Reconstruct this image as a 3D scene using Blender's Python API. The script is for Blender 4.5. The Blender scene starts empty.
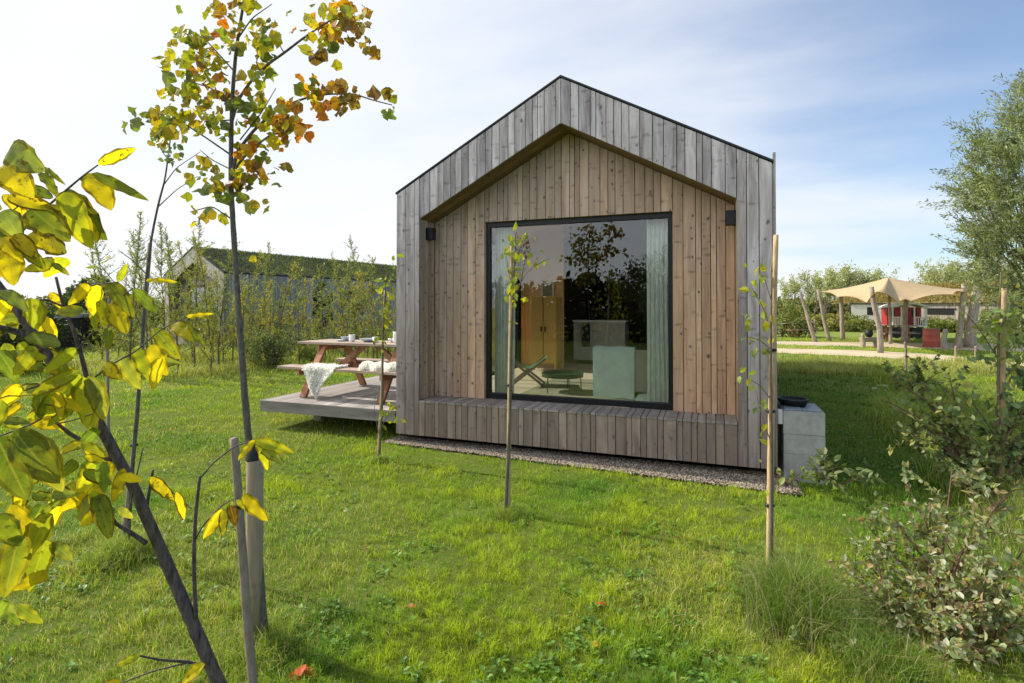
import bpy, math
import numpy as np
R = math.radians
rng = np.random.RandomState(7)
scene = bpy.context.scene
COL = scene.collection
CAM = np.array([3.8268, -5.9682, 1.7517]); YAW = .3584; TILT = .0129; FPX = 534.48
_fw = np.array([-math.sin(YAW)*math.cos(TILT), math.cos(YAW)*math.cos(TILT), math.sin(TILT)])
_rt = np.array([math.cos(YAW), math.sin(YAW), 0.]); _up = np.cross(_rt, _fw)
def P(px, py, d):
    return CAM + d*(_fw + _rt*(px-512)/FPX - _up*(py-299.74)/FPX)
def GP(px, py, z=0.):
    r = _fw + _rt*(px-512)/FPX - _up*(py-299.74)/FPX
    return CAM + r*(z-CAM[2])/r[2]

# ------------------------------------------------------------- mesh builder
class M:
    def __init__(s):
        s.v=[]; s.c=[]; s.l=[]; s.f=[]; s.m=[]; s.n=0
    def add(s, V, F, col=(1,1,1), mi=0, luv=None):
        V=np.asarray(V,float).reshape(-1,3); k=len(V)
        s.v.append(V)
        c=np.asarray(col,float)
        s.c.append(np.broadcast_to(c,(k,3)) if c.ndim==1 else c)
        s.l.append(np.zeros((k,3)) if luv is None else luv)
        if isinstance(F,np.ndarray): groups=[F]
        else:
            d={}
            for f in F: d.setdefault(len(f),[]).append(f)
            groups=[np.array(g) for g in d.values()]
        for g in groups:
            if len(g): s.f.append(g+s.n); s.m.append(np.full(len(g),mi))
        s.n+=k
    def box(s, x0,x1,y0,y1,z0,z1,col=(1,1,1),mi=0):
        s.prism([(x0,z0),(x1,z0),(x1,z1),(x0,z1)],y0,y1,col,mi)
    def prism(s, poly, y0, y1, col=(1,1,1), mi=0):
        n=len(poly)
        V=[(a,y0,b) for a,b in poly]+[(a,y1,b) for a,b in poly]
        F=[tuple(range(n)),tuple(range(2*n-1,n-1,-1))]
        for i in range(n):
            j=(i+1)%n; F.append((j,i,n+i,n+j))
        s.add(V,F,col,mi)
    def hexa(s, q0, q1, col=(1,1,1), mi=0):
        V=list(q0)+list(q1); F=[(0,1,2,3),(7,6,5,4)]+[((i+1)%4,i,4+i,4+(i+1)%4) for i in range(4)]
        s.add(V,F,col,mi)
    def beam(s, a, b, w, h, col=(1,1,1), mi=0, up=(0,0,1)):
        a=np.array(a,float); b=np.array(b,float); d=b-a; d/=np.linalg.norm(d)
        u=np.cross(d,up); 
        if np.linalg.norm(u)<1e-4: u=np.cross(d,(1,0,0))
        u/=np.linalg.norm(u); t=np.cross(u,d)
        q=[(-w/2,-h/2),(w/2,-h/2),(w/2,h/2),(-w/2,h/2)]
        s.hexa([a+u*i+t*j for i,j in q],[b+u*i+t*j for i,j in q],col,mi)
    def tube(s, pts, rad, n=8, col=(1,1,1), mi=0, cap=True, wob=0):
        pts=np.asarray(pts,float); k=len(pts)
        rad=np.broadcast_to(np.asarray(rad,float),(k,)) if np.ndim(rad)==0 or len(np.atleast_1d(rad))!=k else np.asarray(rad,float)
        T=np.gradient(pts,axis=0); T/=np.linalg.norm(T,axis=1)[:,None]+1e-9
        ref=np.array([1.,.13,.07]) if abs(T[:,2]).mean()>.7 else np.array([.03,.05,1.])
        U=np.cross(T,ref); U/=np.linalg.norm(U,axis=1)[:,None]+1e-9; W=np.cross(T,U)
        a=np.linspace(0,2*np.pi,n,endpoint=False)
        rr=rad[:,None]*(1+wob*rng.randn(k,n))
        V=pts[:,None,:]+rr[:,:,None]*(np.cos(a)[None,:,None]*U[:,None,:]+np.sin(a)[None,:,None]*W[:,None,:])
        V=V.reshape(-1,3); F=[]
        i=np.arange(k-1)[:,None]*n; j=np.arange(n)[None,:]; j2=(j+1)%n
        Q=np.stack([i+j,i+j2,i+n+j2,i+n+j],-1).reshape(-1,4)
        F=[tuple(q) for q in Q]
        if cap: F+= [tuple(range(n-1,-1,-1)),tuple((k-1)*n+np.arange(n))]
        s.add(V,F,col,mi)
    def lathe(s, prof, c=(0,0,0), n=24, col=(1,1,1), mi=0, cap=True):
        a=np.linspace(0,2*np.pi,n,endpoint=False)
        V=[(c[0]+r*math.cos(t),c[1]+r*math.sin(t),c[2]+z) for r,z in prof for t in a]
        F=[(i*n+j,i*n+(j+1)%n,(i+1)*n+(j+1)%n,(i+1)*n+j) for i in range(len(prof)-1) for j in range(n)]
        if cap: F+= [tuple(range(n-1,-1,-1)),tuple((len(prof)-1)*n+np.arange(n))]
        s.add(V,F,col,mi)
    def grid(s, G, col=(1,1,1), mi=0):
        a,b,_=G.shape; i=np.arange(a-1)[:,None]*b; j=np.arange(b-1)[None,:]
        Q=np.stack([i+j,i+j+1,i+b+j+1,i+b+j],-1).reshape(-1,4)
        s.add(G.reshape(-1,3),Q,col,mi)
    def build(s, name, mats, parent=None, smooth=False, bevel=0, loc=None, link=True):
        me=bpy.data.meshes.new(name)
        V=np.concatenate(s.v); 
        if loc is not None: V=V-np.asarray(loc,float)
        me.vertices.add(len(V)); me.vertices.foreach_set('co',V.astype(np.float32).ravel())
        sizes=np.concatenate([np.full(len(g),g.shape[1]) for g in s.f])
        loops=np.concatenate([g.ravel() for g in s.f]); mi=np.concatenate(s.m)
        me.loops.add(len(loops)); me.loops.foreach_set('vertex_index',loops.astype(np.int32))
        me.polygons.add(len(sizes))
        st=np.concatenate([[0],np.cumsum(sizes)[:-1]])
        me.polygons.foreach_set('loop_start',st.astype(np.int32))
        try: me.polygons.foreach_set('loop_total',sizes.astype(np.int32))
        except Exception: pass
        me.polygons.foreach_set('material_index',mi.astype(np.int32))
        me.polygons.foreach_set('use_smooth',np.full(len(sizes),smooth))
        me.update(calc_edges=True)
        at=me.attributes.new('Col','FLOAT_COLOR','POINT')
        C=np.concatenate(s.c); at.data.foreach_set('color',np.hstack([C,np.ones((len(C),1))]).astype(np.float32).ravel())
        at=me.attributes.new('luv','FLOAT_VECTOR','POINT')
        at.data.foreach_set('vector',np.concatenate(s.l).astype(np.float32).ravel())
        for m in (mats if isinstance(mats,(list,tuple)) else [mats]): me.materials.append(m)
        o=bpy.data.objects.new(name,me)
        if link: COL.objects.link(o)
        if parent is not None: o.parent=parent
        elif loc is not None: o.location=loc
        if bevel:
            b=o.modifiers.new('bevel','BEVEL'); b.width=bevel; b.segments=2; b.limit_method='ANGLE'
        return o

def tag(o, label=None, cat=None, group=None, kind=None):
    if label: o['label']=label
    if cat: o['category']=cat
    if group: o['group']=group
    if kind: o['kind']=kind
    return o
def empty(name, loc=(0,0,0), rz=0, label=None, cat=None, group=None):
    o=bpy.data.objects.new(name,None); COL.objects.link(o); o.empty_display_size=.1
    o.location=tuple(loc); o.rotation_euler=(0,0,rz)
    return tag(o,label,cat,group)
KIDS={}
def copy_tree(o, parent=None):
    c=o.copy(); COL.objects.link(c)
    if parent is not None: c.parent=parent
    for ch in list(o.children): copy_tree(ch,c)
    return c

# ------------------------------------------------------------- noise
def vnoise(x,y,sc=1.,seed=0):
    x=np.asarray(x,float)*sc; y=np.asarray(y,float)*sc
    xi=np.floor(x).astype(np.int64); yi=np.floor(y).astype(np.int64); xf=x-xi; yf=y-yi
    xf=xf*xf*(3-2*xf); yf=yf*yf*(3-2*yf)
    def h(a,b):
        n=(a*374761393+b*668265263+seed*974711)&0x7fffffff
        n=((n^(n>>13))*1274126177)&0x7fffffff
        return ((n^(n>>16))&0xffff)/65535.
    return (h(xi,yi)*(1-xf)+h(xi+1,yi)*xf)*(1-yf)+(h(xi,yi+1)*(1-xf)+h(xi+1,yi+1)*xf)*yf
def H(x,y):
    x=np.asarray(x,float); y=np.asarray(y,float)
    r=np.hypot(x-2,y+1); w=np.clip((14-r)/6,0,1)
    w2=np.clip(np.maximum(np.maximum(-.9-y, x-5.4),-2.9-x)/.8,0,1)
    return w*w2*((vnoise(x,y,.7,1)-.5)*.09+(vnoise(x,y,2.3,2)-.5)*.035)

# ------------------------------------------------------------- materials
def nmat(name):
    m=bpy.data.materials.new(name); m.use_nodes=True; nt=m.node_tree; nt.nodes.clear()
    return m,nt
class N:
    def __init__(s,nt): s.nt=nt
    def __call__(s,t,**k):
        n=s.nt.nodes.new(t)
        ins=k.pop('i',{})
        for a,b in k.items(): setattr(n,a,b)
        for a,b in ins.items(): s.set(n,a,b)
        return n
    def set(s,n,a,b):
        if isinstance(b,bpy.types.NodeSocket): s.nt.links.new(b,n.inputs[a])
        elif isinstance(b,bpy.types.Node): s.nt.links.new(b.outputs[0],n.inputs[a])
        else: n.inputs[a].default_value=b
    def math(s,op,a,b=0.,c=None,clamp=False):
        n=s('ShaderNodeMath',operation=op,use_clamp=clamp); s.set(n,0,a); s.set(n,1,b)
        if c is not None: s.set(n,2,c)
        return n.outputs[0]
    def mix(s,f,a,b,blend='MIX'):
        n=s('ShaderNodeMix',data_type='RGBA',blend_type=blend)
        s.set(n,0,f); s.set(n,6,a if not isinstance(a,tuple) else (*a[:3],1)); s.set(n,7,b if not isinstance(b,tuple) else (*b[:3],1))
        return n.outputs[2]
    def ramp(s,f,stops,interp='LINEAR'):
        n=s('ShaderNodeValToRGB'); s.set(n,0,f); cr=n.color_ramp; cr.interpolation=interp
        while len(cr.elements)<len(stops): cr.elements.new(.5)
        for e,(p,c) in zip(cr.elements,stops):
            e.position=p; e.color=(*c,1) if isinstance(c,tuple) else (c,c,c,1)
        return n.outputs[0]
    def noise(s,vec=None,scale=5,detail=4,rough=.55,out=0):
        n=s('ShaderNodeTexNoise'); n.inputs['Scale'].default_value=scale; n.inputs['Detail'].default_value=detail; n.inputs['Roughness'].default_value=rough
        if vec is not None: s.set(n,'Vector',vec)
        return n.outputs[out]
    def attr(s,name,out='Color'): return s('ShaderNodeAttribute',attribute_name=name).outputs[out]
    def vscale(s,v,sc,off=None):
        n=s('ShaderNodeMapping'); s.set(n,0,v); n.inputs['Scale'].default_value=sc
        if off is not None: s.set(n,'Location',off)
        return n.outputs[0]
    def obj(s): return s('ShaderNodeTexCoord').outputs['Object']
    def bump(s,h,st=.3,d=.01):
        return s('ShaderNodeBump',i={'Strength':st,'Distance':d,'Height':h}).outputs[0]
    def out(s,sh): s.nt.links.new(sh if isinstance(sh,bpy.types.NodeSocket) else sh.outputs[0], s('ShaderNodeOutputMaterial').inputs[0])
    def bsdf(s,col,rough=.6,spec=.3,nrm=None,metal=0.):
        b=s('ShaderNodeBsdfPrincipled'); s.set(b,'Base Color',col if not isinstance(col,tuple) else (*col[:3],1)); s.set(b,'Roughness',rough)
        b.inputs['Specular IOR Level'].default_value=spec; b.inputs['Metallic'].default_value=metal
        if nrm is not None: s.set(b,'Normal',nrm)
        return b.outputs[0]

def mat_simple(name,col,rough=.6,spec=.3,var=.15,scale=20,bump=.1,bd=.003,metal=0):
    m,nt=nmat(name); n=N(nt); o=n.obj(); f=n.noise(o,scale,5)
    f2=n.noise(o,scale*.15,3)
    c=n.mix(f,tuple(x*(1-var) for x in col),tuple(min(1,x*(1+var)) for x in col))
    c=n.mix(n.ramp(f2,[(.35,0.),(.65,1.)]),n.mix(1.,c,(1-var,)*3,'MULTIPLY'),c)
    n.out(n.bsdf(c,rough,spec,n.bump(f,bump,bd),metal)); return m
def mat_wood(name,col,grey,gz=(0,1),axis=2,knots=1.,contrast=.35,rough=.75,kscale=1.,xgrad=None,bumpd=.002):
    """weathered softwood: grain along `axis`; Col = (tone, offset, warmth) per board"""
    m,nt=nmat(name); n=N(nt); o=n.obj(); a=n.attr('Col')
    sep=n('ShaderNodeSeparateColor',i={0:a}); tone,off,warm=sep.outputs
    offv=n('ShaderNodeCombineXYZ',i={0:n.math('MULTIPLY',off,37.),1:n.math('MULTIPLY',off,11.),2:n.math('MULTIPLY',off,53.)}).outputs[0]
    va=n('ShaderNodeVectorMath',operation='ADD',i={0:o,1:offv}).outputs[0]
    sg=[14.,14.,14.]; sg[axis]=.9
    sf=[90.,90.,90.]; sf[axis]=2.5
    warp=n.noise(va,1.6,2,out=1)
    vw=n('ShaderNodeVectorMath',operation='MULTIPLY_ADD',i={0:warp,1:(.16,.16,.16),2:va}).outputs[0]
    g=n.noise(n.vscale(vw,sg),1.,5,.6); fine=n.noise(n.vscale(va,sf),1.,3,.6)
    vx=n('ShaderNodeSeparateXYZ',i={0:vw}).outputs
    if axis==2: ca,cb=n.math('ADD',vx[0],vx[1]),vx[2]
    elif axis==1: ca,cb=vx[0],vx[1]
    else: ca,cb=n.math('ADD',vx[1],vx[2]),vx[0]
    v2=lambda a_,b_: n('ShaderNodeCombineXYZ',i={0:n.math('MULTIPLY',ca,a_*kscale),1:n.math('MULTIPLY',cb,b_*kscale)}).outputs[0]
    vor=n('ShaderNodeTexVoronoi',voronoi_dimensions='2D',feature='F1',i={'Vector':v2(8.5,6.5),'Scale':1.})
    pick=n('ShaderNodeSeparateColor',i={0:vor.outputs['Color']}).outputs[0]
    kd=n.math('SUBTRACT',vor.outputs['Distance'],n.math('MULTIPLY',n.math('SUBTRACT',n.math('POWER',pick,3.),.30),.19))
    kn=n.ramp(n.math('ADD',kd,n.math('MULTIPLY',n.math('SUBTRACT',fine,.5),.16)),[(.0,1.),(.055,0.)])
    # horizontal whorl streaks next to some knots
    vor2=n('ShaderNodeTexVoronoi',voronoi_dimensions='2D',feature='F1',i={'Vector':v2(5.5,15.),'Scale':1.})
    pk2=n('ShaderNodeSeparateColor',i={0:vor2.outputs['Color']}).outputs[1]
    st=n.math('MULTIPLY',n.ramp(vor2.outputs['Distance'],[(.06,1.),(.34,0.)]),n.ramp(pk2,[(.70,0.),(.80,1.)]))
    st=n.math('MULTIPLY',st,n.ramp(g,[(.3,1.),(.62,.35)]))
    sx=n('ShaderNodeSeparateXYZ',i={0:o}).outputs
    big=n.noise(o,1.1,3)
    f=n.math('MULTIPLY_ADD',sx[2],1./(gz[1]-gz[0]),-gz[0]/(gz[1]-gz[0]))
    f=n.math('ADD',f,n.math('MULTIPLY',n.math('SUBTRACT',big,.5),.9))
    f=n.math('ADD',f,n.math('MULTIPLY',n.math('SUBTRACT',warm,.5),-.7),clamp=True)
    if xgrad is not None:
        f=n.math('SUBTRACT',f,n.math('MULTIPLY_ADD',sx[0],xgrad[0],xgrad[1]),clamp=True)
    base=n.mix(f,col,grey)
    base=n.mix(1.,base,n('ShaderNodeCombineColor',i={0:n.math('MULTIPLY_ADD',tone,.52,.74),1:n.math('MULTIPLY_ADD',tone,.50,.74),2:n.math('MULTIPLY_ADD',tone,.47,.75)}).outputs[0],'MULTIPLY')
    base=n.mix(n.ramp(g,[(.3,contrast*2.1),(.62,0.)]),base,tuple(x*.42 for x in col))
    base=n.mix(n.math('MULTIPLY',n.math('SUBTRACT',fine,.4),.5,clamp=True),base,tuple(min(1,x*1.35) for x in grey))
    k=n.math('MULTIPLY',n.math('MAXIMUM',kn,n.math('MULTIPLY',st,.95)),.86*knots)
    base=n.mix(k,base,tuple(x*.20 for x in grey))
    h=n.math('ADD',g,n.math('MULTIPLY',fine,.5))
    n.out(n.bsdf(base,rough,.25,n.bump(h,.5,bumpd))); return m
def mat_leaf(name,trans=.45,rough=.45,spec=.35,veins=False,tint=(1.0,1.0,.35)):
    m,nt=nmat(name); n=N(nt); c=n.attr('Col'); o=n.obj()
    f=n.noise(o,9. if not veins else 26.,3)
    c=n.mix(1.,c,n.mix(f,(.72,.74,.7),(1.25,1.22,1.2)),'MULTIPLY')
    nrm=None
    if veins:
        l=n('ShaderNodeSeparateXYZ',i={0:n.attr('luv','Vector')}).outputs
        u,v=l[0],n.math('ABSOLUTE',l[1])
        mid=n.ramp(v,[(.03,1.),(.09,0.)])
        ph=n.math('SINE',n.math('MULTIPLY',n.math('SUBTRACT',u,n.math('MULTIPLY',v,.28)),62.))
        sv=n.ramp(ph,[(.90,0.),(1.,.55)])
        vein=n.math('MAXIMUM',mid,sv)
        edge=n.ramp(n.math('ADD',v,n.math('MULTIPLY',f,.5)),[(.95,0.),(1.2,1.)])
        spots=n.ramp(n.noise(o,38.,5,.65),[(.57,0.),(.64,1.)])
        br=n.math('MULTIPLY',n.math('MAXIMUM',edge,spots),n.math('MULTIPLY',l[2],.9),clamp=True)
        c=n.mix(n.math('MULTIPLY',vein,.45),n.mix(n.ramp(n.noise(o,14.,3),[(.4,0.),(.62,.3)]),c,n.mix(1.,c,(.55,.8,.8),'MULTIPLY')),(.42,.38,.10))
        c=n.mix(br,c,(.055,.028,.012))
        nrm=n.bump(vein,.5,.0012)
    d=n.bsdf(c,rough,spec,nrm)
    t=n('ShaderNodeBsdfTranslucent',i={0:n.mix(1.,n.mix(1.,c,(*tint,1),'MULTIPLY'),(1.45,1.45,1.45),'MULTIPLY')}).outputs[0]
    n.out(n('ShaderNodeMixShader',i={0:trans,1:d,2:t})); return m
def mat_col(name,rough=.7,spec=.2,var=.25,scale=30,bump=.2,bd=.004):
    m,nt=nmat(name); n=N(nt); c=n.attr('Col'); o=n.obj(); f=n.noise(o,scale,5)
    c=n.mix(1.,c,n.mix(f,(1-var,)*3,(1+var,)*3),'MULTIPLY')
    n.out(n.bsdf(c,rough,spec,n.bump(f,bump,bd))); return m
def mat_bark(name,c0,c1,sc=40,lich=None):
    m,nt=nmat(name); n=N(nt); o=n.obj(); v=n.vscale(o,(1,1,.25)); f=n.noise(v,sc,5,.65)
    c=n.mix(n.ramp(f,[(.3,0.),(.7,1.)]),c0,c1)
    if lich: c=n.mix(n.ramp(n.noise(o,sc*.7,4,.7),[(.55,0.),(.68,.8)]),c,lich)
    n.out(n.bsdf(c,.8,.2,n.bump(f,.7,.003))); return m

MT={}
MT['clad']=mat_wood('cladding_grey',(.215,.165,.145),(.54,.495,.50),gz=(.6,3.6))
MT['recess']=mat_wood('cladding_recess',(.56,.355,.215),(.45,.355,.295),gz=(-.2,3.2),xgrad=(.22,-.35))  # xgrad paints warm bounced light into the boards towards the right
MT['bench']=mat_wood('cladding_bench',(.235,.18,.145),(.32,.255,.215),gz=(-.4,1.6),knots=.6)
MT['benchtop']=mat_wood('bench_top_wood',(.26,.22,.19),(.33,.30,.27),gz=(0,1),axis=1,knots=.5)
MT['deck']=mat_wood('deck_wood',(.36,.32,.28),(.46,.43,.40),gz=(0,1),axis=1,knots=.4)
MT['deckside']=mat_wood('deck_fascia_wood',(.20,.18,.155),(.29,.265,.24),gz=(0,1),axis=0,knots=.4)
MT['table']=mat_wood('picnic_table_top_wood',(.40,.29,.22),(.50,.42,.36),gz=(0,1.6),axis=0,knots=.3)
MT['tableleg']=mat_wood('picnic_table_leg_wood',(.34,.15,.075),(.44,.25,.15),gz=(-1,3),knots=.3)
MT['soffit']=mat_wood('soffit_wood',(.20,.125,.055),(.24,.15,.07),gz=(2,5),axis=0,knots=.3,contrast=.25)
MT['farclad']=mat_wood('far_cladding',(.24,.23,.22),(.34,.335,.34),gz=(0,1.5),knots=.3)
MT['barn']=mat_wood('barn_wood',(.22,.19,.16),(.33,.29,.26),gz=(0,2.5),knots=.3)
MT['post']=mat_wood('post_wood',(.30,.24,.17),(.42,.36,.28),gz=(0,2),knots=.4)
MT['log']=mat_bark('weathered_log',(.20,.16,.125),(.42,.36,.30),14)
MT['cane']=mat_bark('cane_wood',(.36,.24,.12),(.62,.46,.27),60)
MT['canegrey']=mat_bark('grey_cane_wood',(.20,.15,.12),(.36,.29,.24),60)
MT['black']=mat_simple('black_metal',(.006,.0065,.008),.45,.3,.1,50,.02)
MT['roof']=mat_simple('dark_roof_felt',(.04,.042,.045),.8,.2)
MT['darkgap']=mat_simple('dark_backing',(.008,.008,.008),.9,.05)
MT['rubber']=mat_simple('black_rubber',(.015,.015,.016),.55,.4,.2,30)
MT['white']=mat_simple('white_paint',(.78,.78,.76),.5,.3,.06,8,.03)
MT['red']=mat_simple('red_paint',(.38,.025,.03),.5,.35,.15,10,.05)
MT['pale']=mat_wood('pale_cladding',(.42,.36,.29),(.55,.51,.46),gz=(0,2.5),knots=.3)
MT['rust']=mat_simple('red_barrel_paint',(.46,.11,.085),.55,.3,.25,9,.1)
MT['bark']=mat_bark('sapling_bark',(.055,.046,.04),(.19,.165,.14),70,lich=(.20,.21,.17))
MT['walnutbark']=mat_bark('walnut_bark',(.035,.026,.03),(.19,.15,.155),55)
MT['shoot']=mat_bark('reddish_shoot_bark',(.07,.035,.022),(.20,.12,.08),60)
MT['twig']=mat_bark('twig_bark',(.09,.07,.05),(.22,.18,.12),50)
MT['leaf']=mat_leaf('leaf',.42)
MT['bigleaf']=mat_leaf('walnut_leaf',.62,.6,.18,veins=True)
MT['farleaf']=mat_leaf('far_leaf',.3,.6,.2)
MT['flat']=mat_col('tinted_surface')
MT['grass']=mat_leaf('grass_blade',.38,.5,.3,tint=(.9,1.,.3))
# ============================================================= world, sun, camera
SUN_EL=R(40); SUN_AZ_DIR=np.array([-1.,.05,0.]); SUN_AZ_DIR/=np.linalg.norm(SUN_AZ_DIR)   # towards the sun
w=bpy.data.worlds.new('World'); scene.world=w; w.use_nodes=True; nt=w.node_tree; nt.nodes.clear(); n=N(nt)
sky=n('ShaderNodeTexSky',sky_type='NISHITA'); sky.sun_disc=False; sky.sun_elevation=SUN_EL
# sun_rotation is measured clockwise from +Y
sky.sun_rotation=math.atan2(SUN_AZ_DIR[0],SUN_AZ_DIR[1])%(2*math.pi); sky.air_density=1.0; sky.dust_density=.6; sky.ozone_density=2.0
g=n('ShaderNodeTexCoord').outputs['Generated']
s3=n('ShaderNodeSeparateXYZ',i={0:g}).outputs
zz=n.math('MAXIMUM',s3[2],.0)
den=n.math('ADD',zz,.16)
cv=n('ShaderNodeCombineXYZ',i={0:n.math('DIVIDE',s3[0],den),1:n.math('DIVIDE',s3[1],den),2:0.}).outputs[0]
cv=n.vscale(cv,(.55,1.0,1),(3.1,1.7,0))
c1=n.noise(cv,1.15,7,.52); c2=n.noise(cv,.45,3,.5)
cl=n.math('ADD',n.math('MULTIPLY',c1,.62),n.math('MULTIPLY',c2,.5))
dots=n('ShaderNodeVectorMath',operation='DOT_PRODUCT',i={0:g,1:tuple(SUN_AZ_DIR*math.cos(SUN_EL)*.0+SUN_AZ_DIR)}).outputs['Value']
# cloud cover thickens towards the sun side (left) and thins to blue on the right
hz=n.ramp(zz,[(0.,.34),(.10,.16),(.3,.0)])
cov=n.math('ADD',n.math('MULTIPLY_ADD',dots,.66,.27),n.math('MULTIPLY',n.math('SUBTRACT',cl,.56),1.35))
cov=n.math('ADD',cov,hz)
fac=n.ramp(cov,[(.02,.12),(.55,.90),(.9,1.)],'EASE')
glow=n.ramp(dots,[(-.2,.80),(.9,1.0)])
shade=n.ramp(n.noise(cv,2.1,5,.55),[(.35,.80),(.6,1.)])
wc=n.mix(1.,n.mix(glow,(.70,.76,.86),(.92,.935,.96)),n.mix(shade,(.78,.83,.9),(1,1,1)),'MULTIPLY')
bg1=n('ShaderNodeBackground',i={0:n.mix(1.,sky.outputs[0],(.93,1.04,1.12),'MULTIPLY'),1:.165}); bg2=n('ShaderNodeBackground',i={0:wc,1:n.math('MULTIPLY_ADD',n.ramp(n.math('MULTIPLY',s3[1],-1.),[(-.1,0.),(.6,1.)]),1.3,1.12)})  # cloud strength is boosted behind the camera to brighten the shaded cabin front
mx=n('ShaderNodeMixShader',i={0:fac,1:bg1.outputs[0],2:bg2.outputs[0]})
nt.links.new(mx.outputs[0],n('ShaderNodeOutputWorld').inputs[0])
ld=bpy.data.lights.new('sun','SUN'); ld.energy=6.0; ld.angle=R(.6); ld.color=(1,.925,.80)
sun=bpy.data.objects.new('sun',ld); COL.objects.link(sun)
from mathutils import Vector
sd=Vector((SUN_AZ_DIR[0]*math.cos(SUN_EL),SUN_AZ_DIR[1]*math.cos(SUN_EL),math.sin(SUN_EL)))
sun.rotation_euler=sd.to_track_quat('Z','Y').to_euler(); sun.location=(-10,0,12)
cd=bpy.data.cameras.new('camera'); cam=bpy.data.objects.new('camera',cd); COL.objects.link(cam)
cam.location=tuple(CAM); cam.rotation_euler=(math.pi/2+TILT,0,YAW)
cd.sensor_width=36; cd.lens=FPX/1024*36; cd.shift_y=-41.76/1024; cd.clip_end=2000; cd.clip_start=.05
scene.camera=cam
scene.view_settings.view_transform='Standard'; scene.view_settings.look='None'; scene.view_settings.exposure=0
scene.cycles.max_bounces=8; scene.cycles.transparent_max_bounces=24; scene.cycles.use_denoising=True
scene.cycles.sample_clamp_indirect=6; scene.cycles.caustics_reflective=False; scene.cycles.caustics_refractive=False

# ============================================================= ground
def ground():
    t=np.linspace(-1,1,261); a=np.sinh(t*5.2)/np.sinh(5.2)*600
    X,Y=np.meshgrid(2.5+a,-1.5+a,indexing='ij'); Z=H(X,Y)
    m=M(); m.grid(np.stack([X,Y,Z],-1))
    mt,nt=nmat('lawn_soil'); n=N(nt); o=n.obj()
    f=n.noise(o,1.3,5); f2=n.noise(o,14.,5,.7); f3=n.noise(o,.05,3)
    near=n.mix(n.ramp(f,[(.35,0.),(.65,1.)]),(.07,.115,.014),(.12,.16,.025))
    near=n.mix(n.ramp(f2,[(.45,0.),(.75,.8)]),near,(.15,.14,.055))
    far=n.mix(n.ramp(f3,[(.4,0.),(.6,1.)]),(.17,.23,.045),(.23,.26,.07))
    dd=n('ShaderNodeVectorMath',operation='DISTANCE',i={0:o,1:(3.8,-6.,0)}).outputs['Value']
    c=n.mix(n.ramp(n.math('DIVIDE',dd,60.),[(.2,0.),(.45,1.)]),near,far)
    n.out(n.bsdf(c,.95,.05,n.bump(f2,.6,.02)))
    # a hair of space for the lowest pieces: flip normals up
    o_=m.build('lawn',mt); tag(o_,kind='structure'); return o_
ground()

def strip(name,left,right,mat,z=.006,n=40):
    """flat sheet between two ground polylines"""
    def rs(p):
        p=np.array(p,float); s=np.r_[0,np.cumsum(np.linalg.norm(np.diff(p,axis=0),axis=1))]
        q=np.linspace(0,s[-1],n); return np.stack([np.interp(q,s,p[:,i]) for i in range(2)],-1)
    a,b=rs(left),rs(right); G=np.zeros((n,9,3))
    for j in range(9):
        G[:,j,:2]=a*(1-j/8)+b*j/8
    G[...,2]=H(G[...,0],G[...,1])+z
    m=M(); m.grid(G); o=m.build(name,mat); tag(o,kind='structure'); return o
sand=mat_simple('sand_path',(.58,.48,.33),.95,.05,.18,6,.3)
grav=mat_simple('gravel_bed',(.12,.095,.075),.95,.1,.4,60,.6,.01)
def gl(pts): return [tuple(GP(*p)[:2]) for p in pts]
strip('path',gl([(700,347.5),(780,348.5),(860,350.5),(930,354),(1000,361),(1070,368)]),gl([(700,351),(780,353.2),(860,356.5),(930,361),(1000,370),(1070,380)]),sand)
strip('playground_yard',gl([(700,340.5),(780,341.5),(860,342.5),(930,343),(1070,345)]),gl([(700,343.5),(780,344.8),(860,346.8),(930,349),(1070,354)]),mat_simple('yard_gravel',(.52,.44,.31),.95,.05,.15,4,.3),z=.010)
# gravel strip along the front of the cabin
xs=np.linspace(-.12,4.62,60)
ragged=-.09-.065*np.clip(xs,0,5)+.05*(vnoise(xs,0*xs,3.,5)-.5)
strip('gravel_strip',[(x,.9) for x in xs],[(x,y) for x,y in zip(xs,ragged)],grav,z=.018,n=60)

def pebbles():
    m=M(); k=16000
    x=rng.uniform(-.12,4.6,k); lim=-.11-.065*np.clip(x,0,5)
    y=lim+ (0.22-lim)*rng.rand(k)-.05*rng.rand(k)**3
    r=rng.uniform(.006,.015,k)
    base=np.array([[1,0,0],[0,1,0],[-1,0,0],[0,-1,0],[0,0,1],[0,0,-1]],float)
    F=np.array([[0,1,4],[1,2,4],[2,3,4],[3,0,4],[1,0,5],[2,1,5],[3,2,5],[0,3,5]])
    sc=r[:,None,None]*(1+.5*(rng.rand(k,1,3)-.5))*np.array([1,1,.75])
    a=rng.rand(k)*6.28; ca,sa=np.cos(a),np.sin(a)
    V=base[None]*sc; V=V+r[:,None,None]*.25*(rng.rand(k,6,3)-.5)
    V=np.stack([V[...,0]*ca[:,None]-V[...,1]*sa[:,None],V[...,0]*sa[:,None]+V[...,1]*ca[:,None],V[...,2]],-1)
    V+=np.stack([x,y,.022+H(x,y)],-1)[:,None,:]
    FF=(F[None]+np.arange(k)[:,None,None]*6).reshape(-1,3)
    pal=1.15*np.array([[.23,.19,.145],[.17,.135,.10],[.29,.245,.19],[.12,.10,.075],[.24,.18,.12],[.38,.34,.28]])
    c=np.repeat(pal[rng.randint(0,6,k)]*rng.uniform(.6,1.2,(k,1)),6,0)
    m.add(V.reshape(-1,3),FF,c); o=m.build('gravel',MT['flat'],smooth=True); tag(o,kind='stuff',label='loose brown gravel along the foot of the cabin front',cat='gravel')
pebbles()

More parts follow.
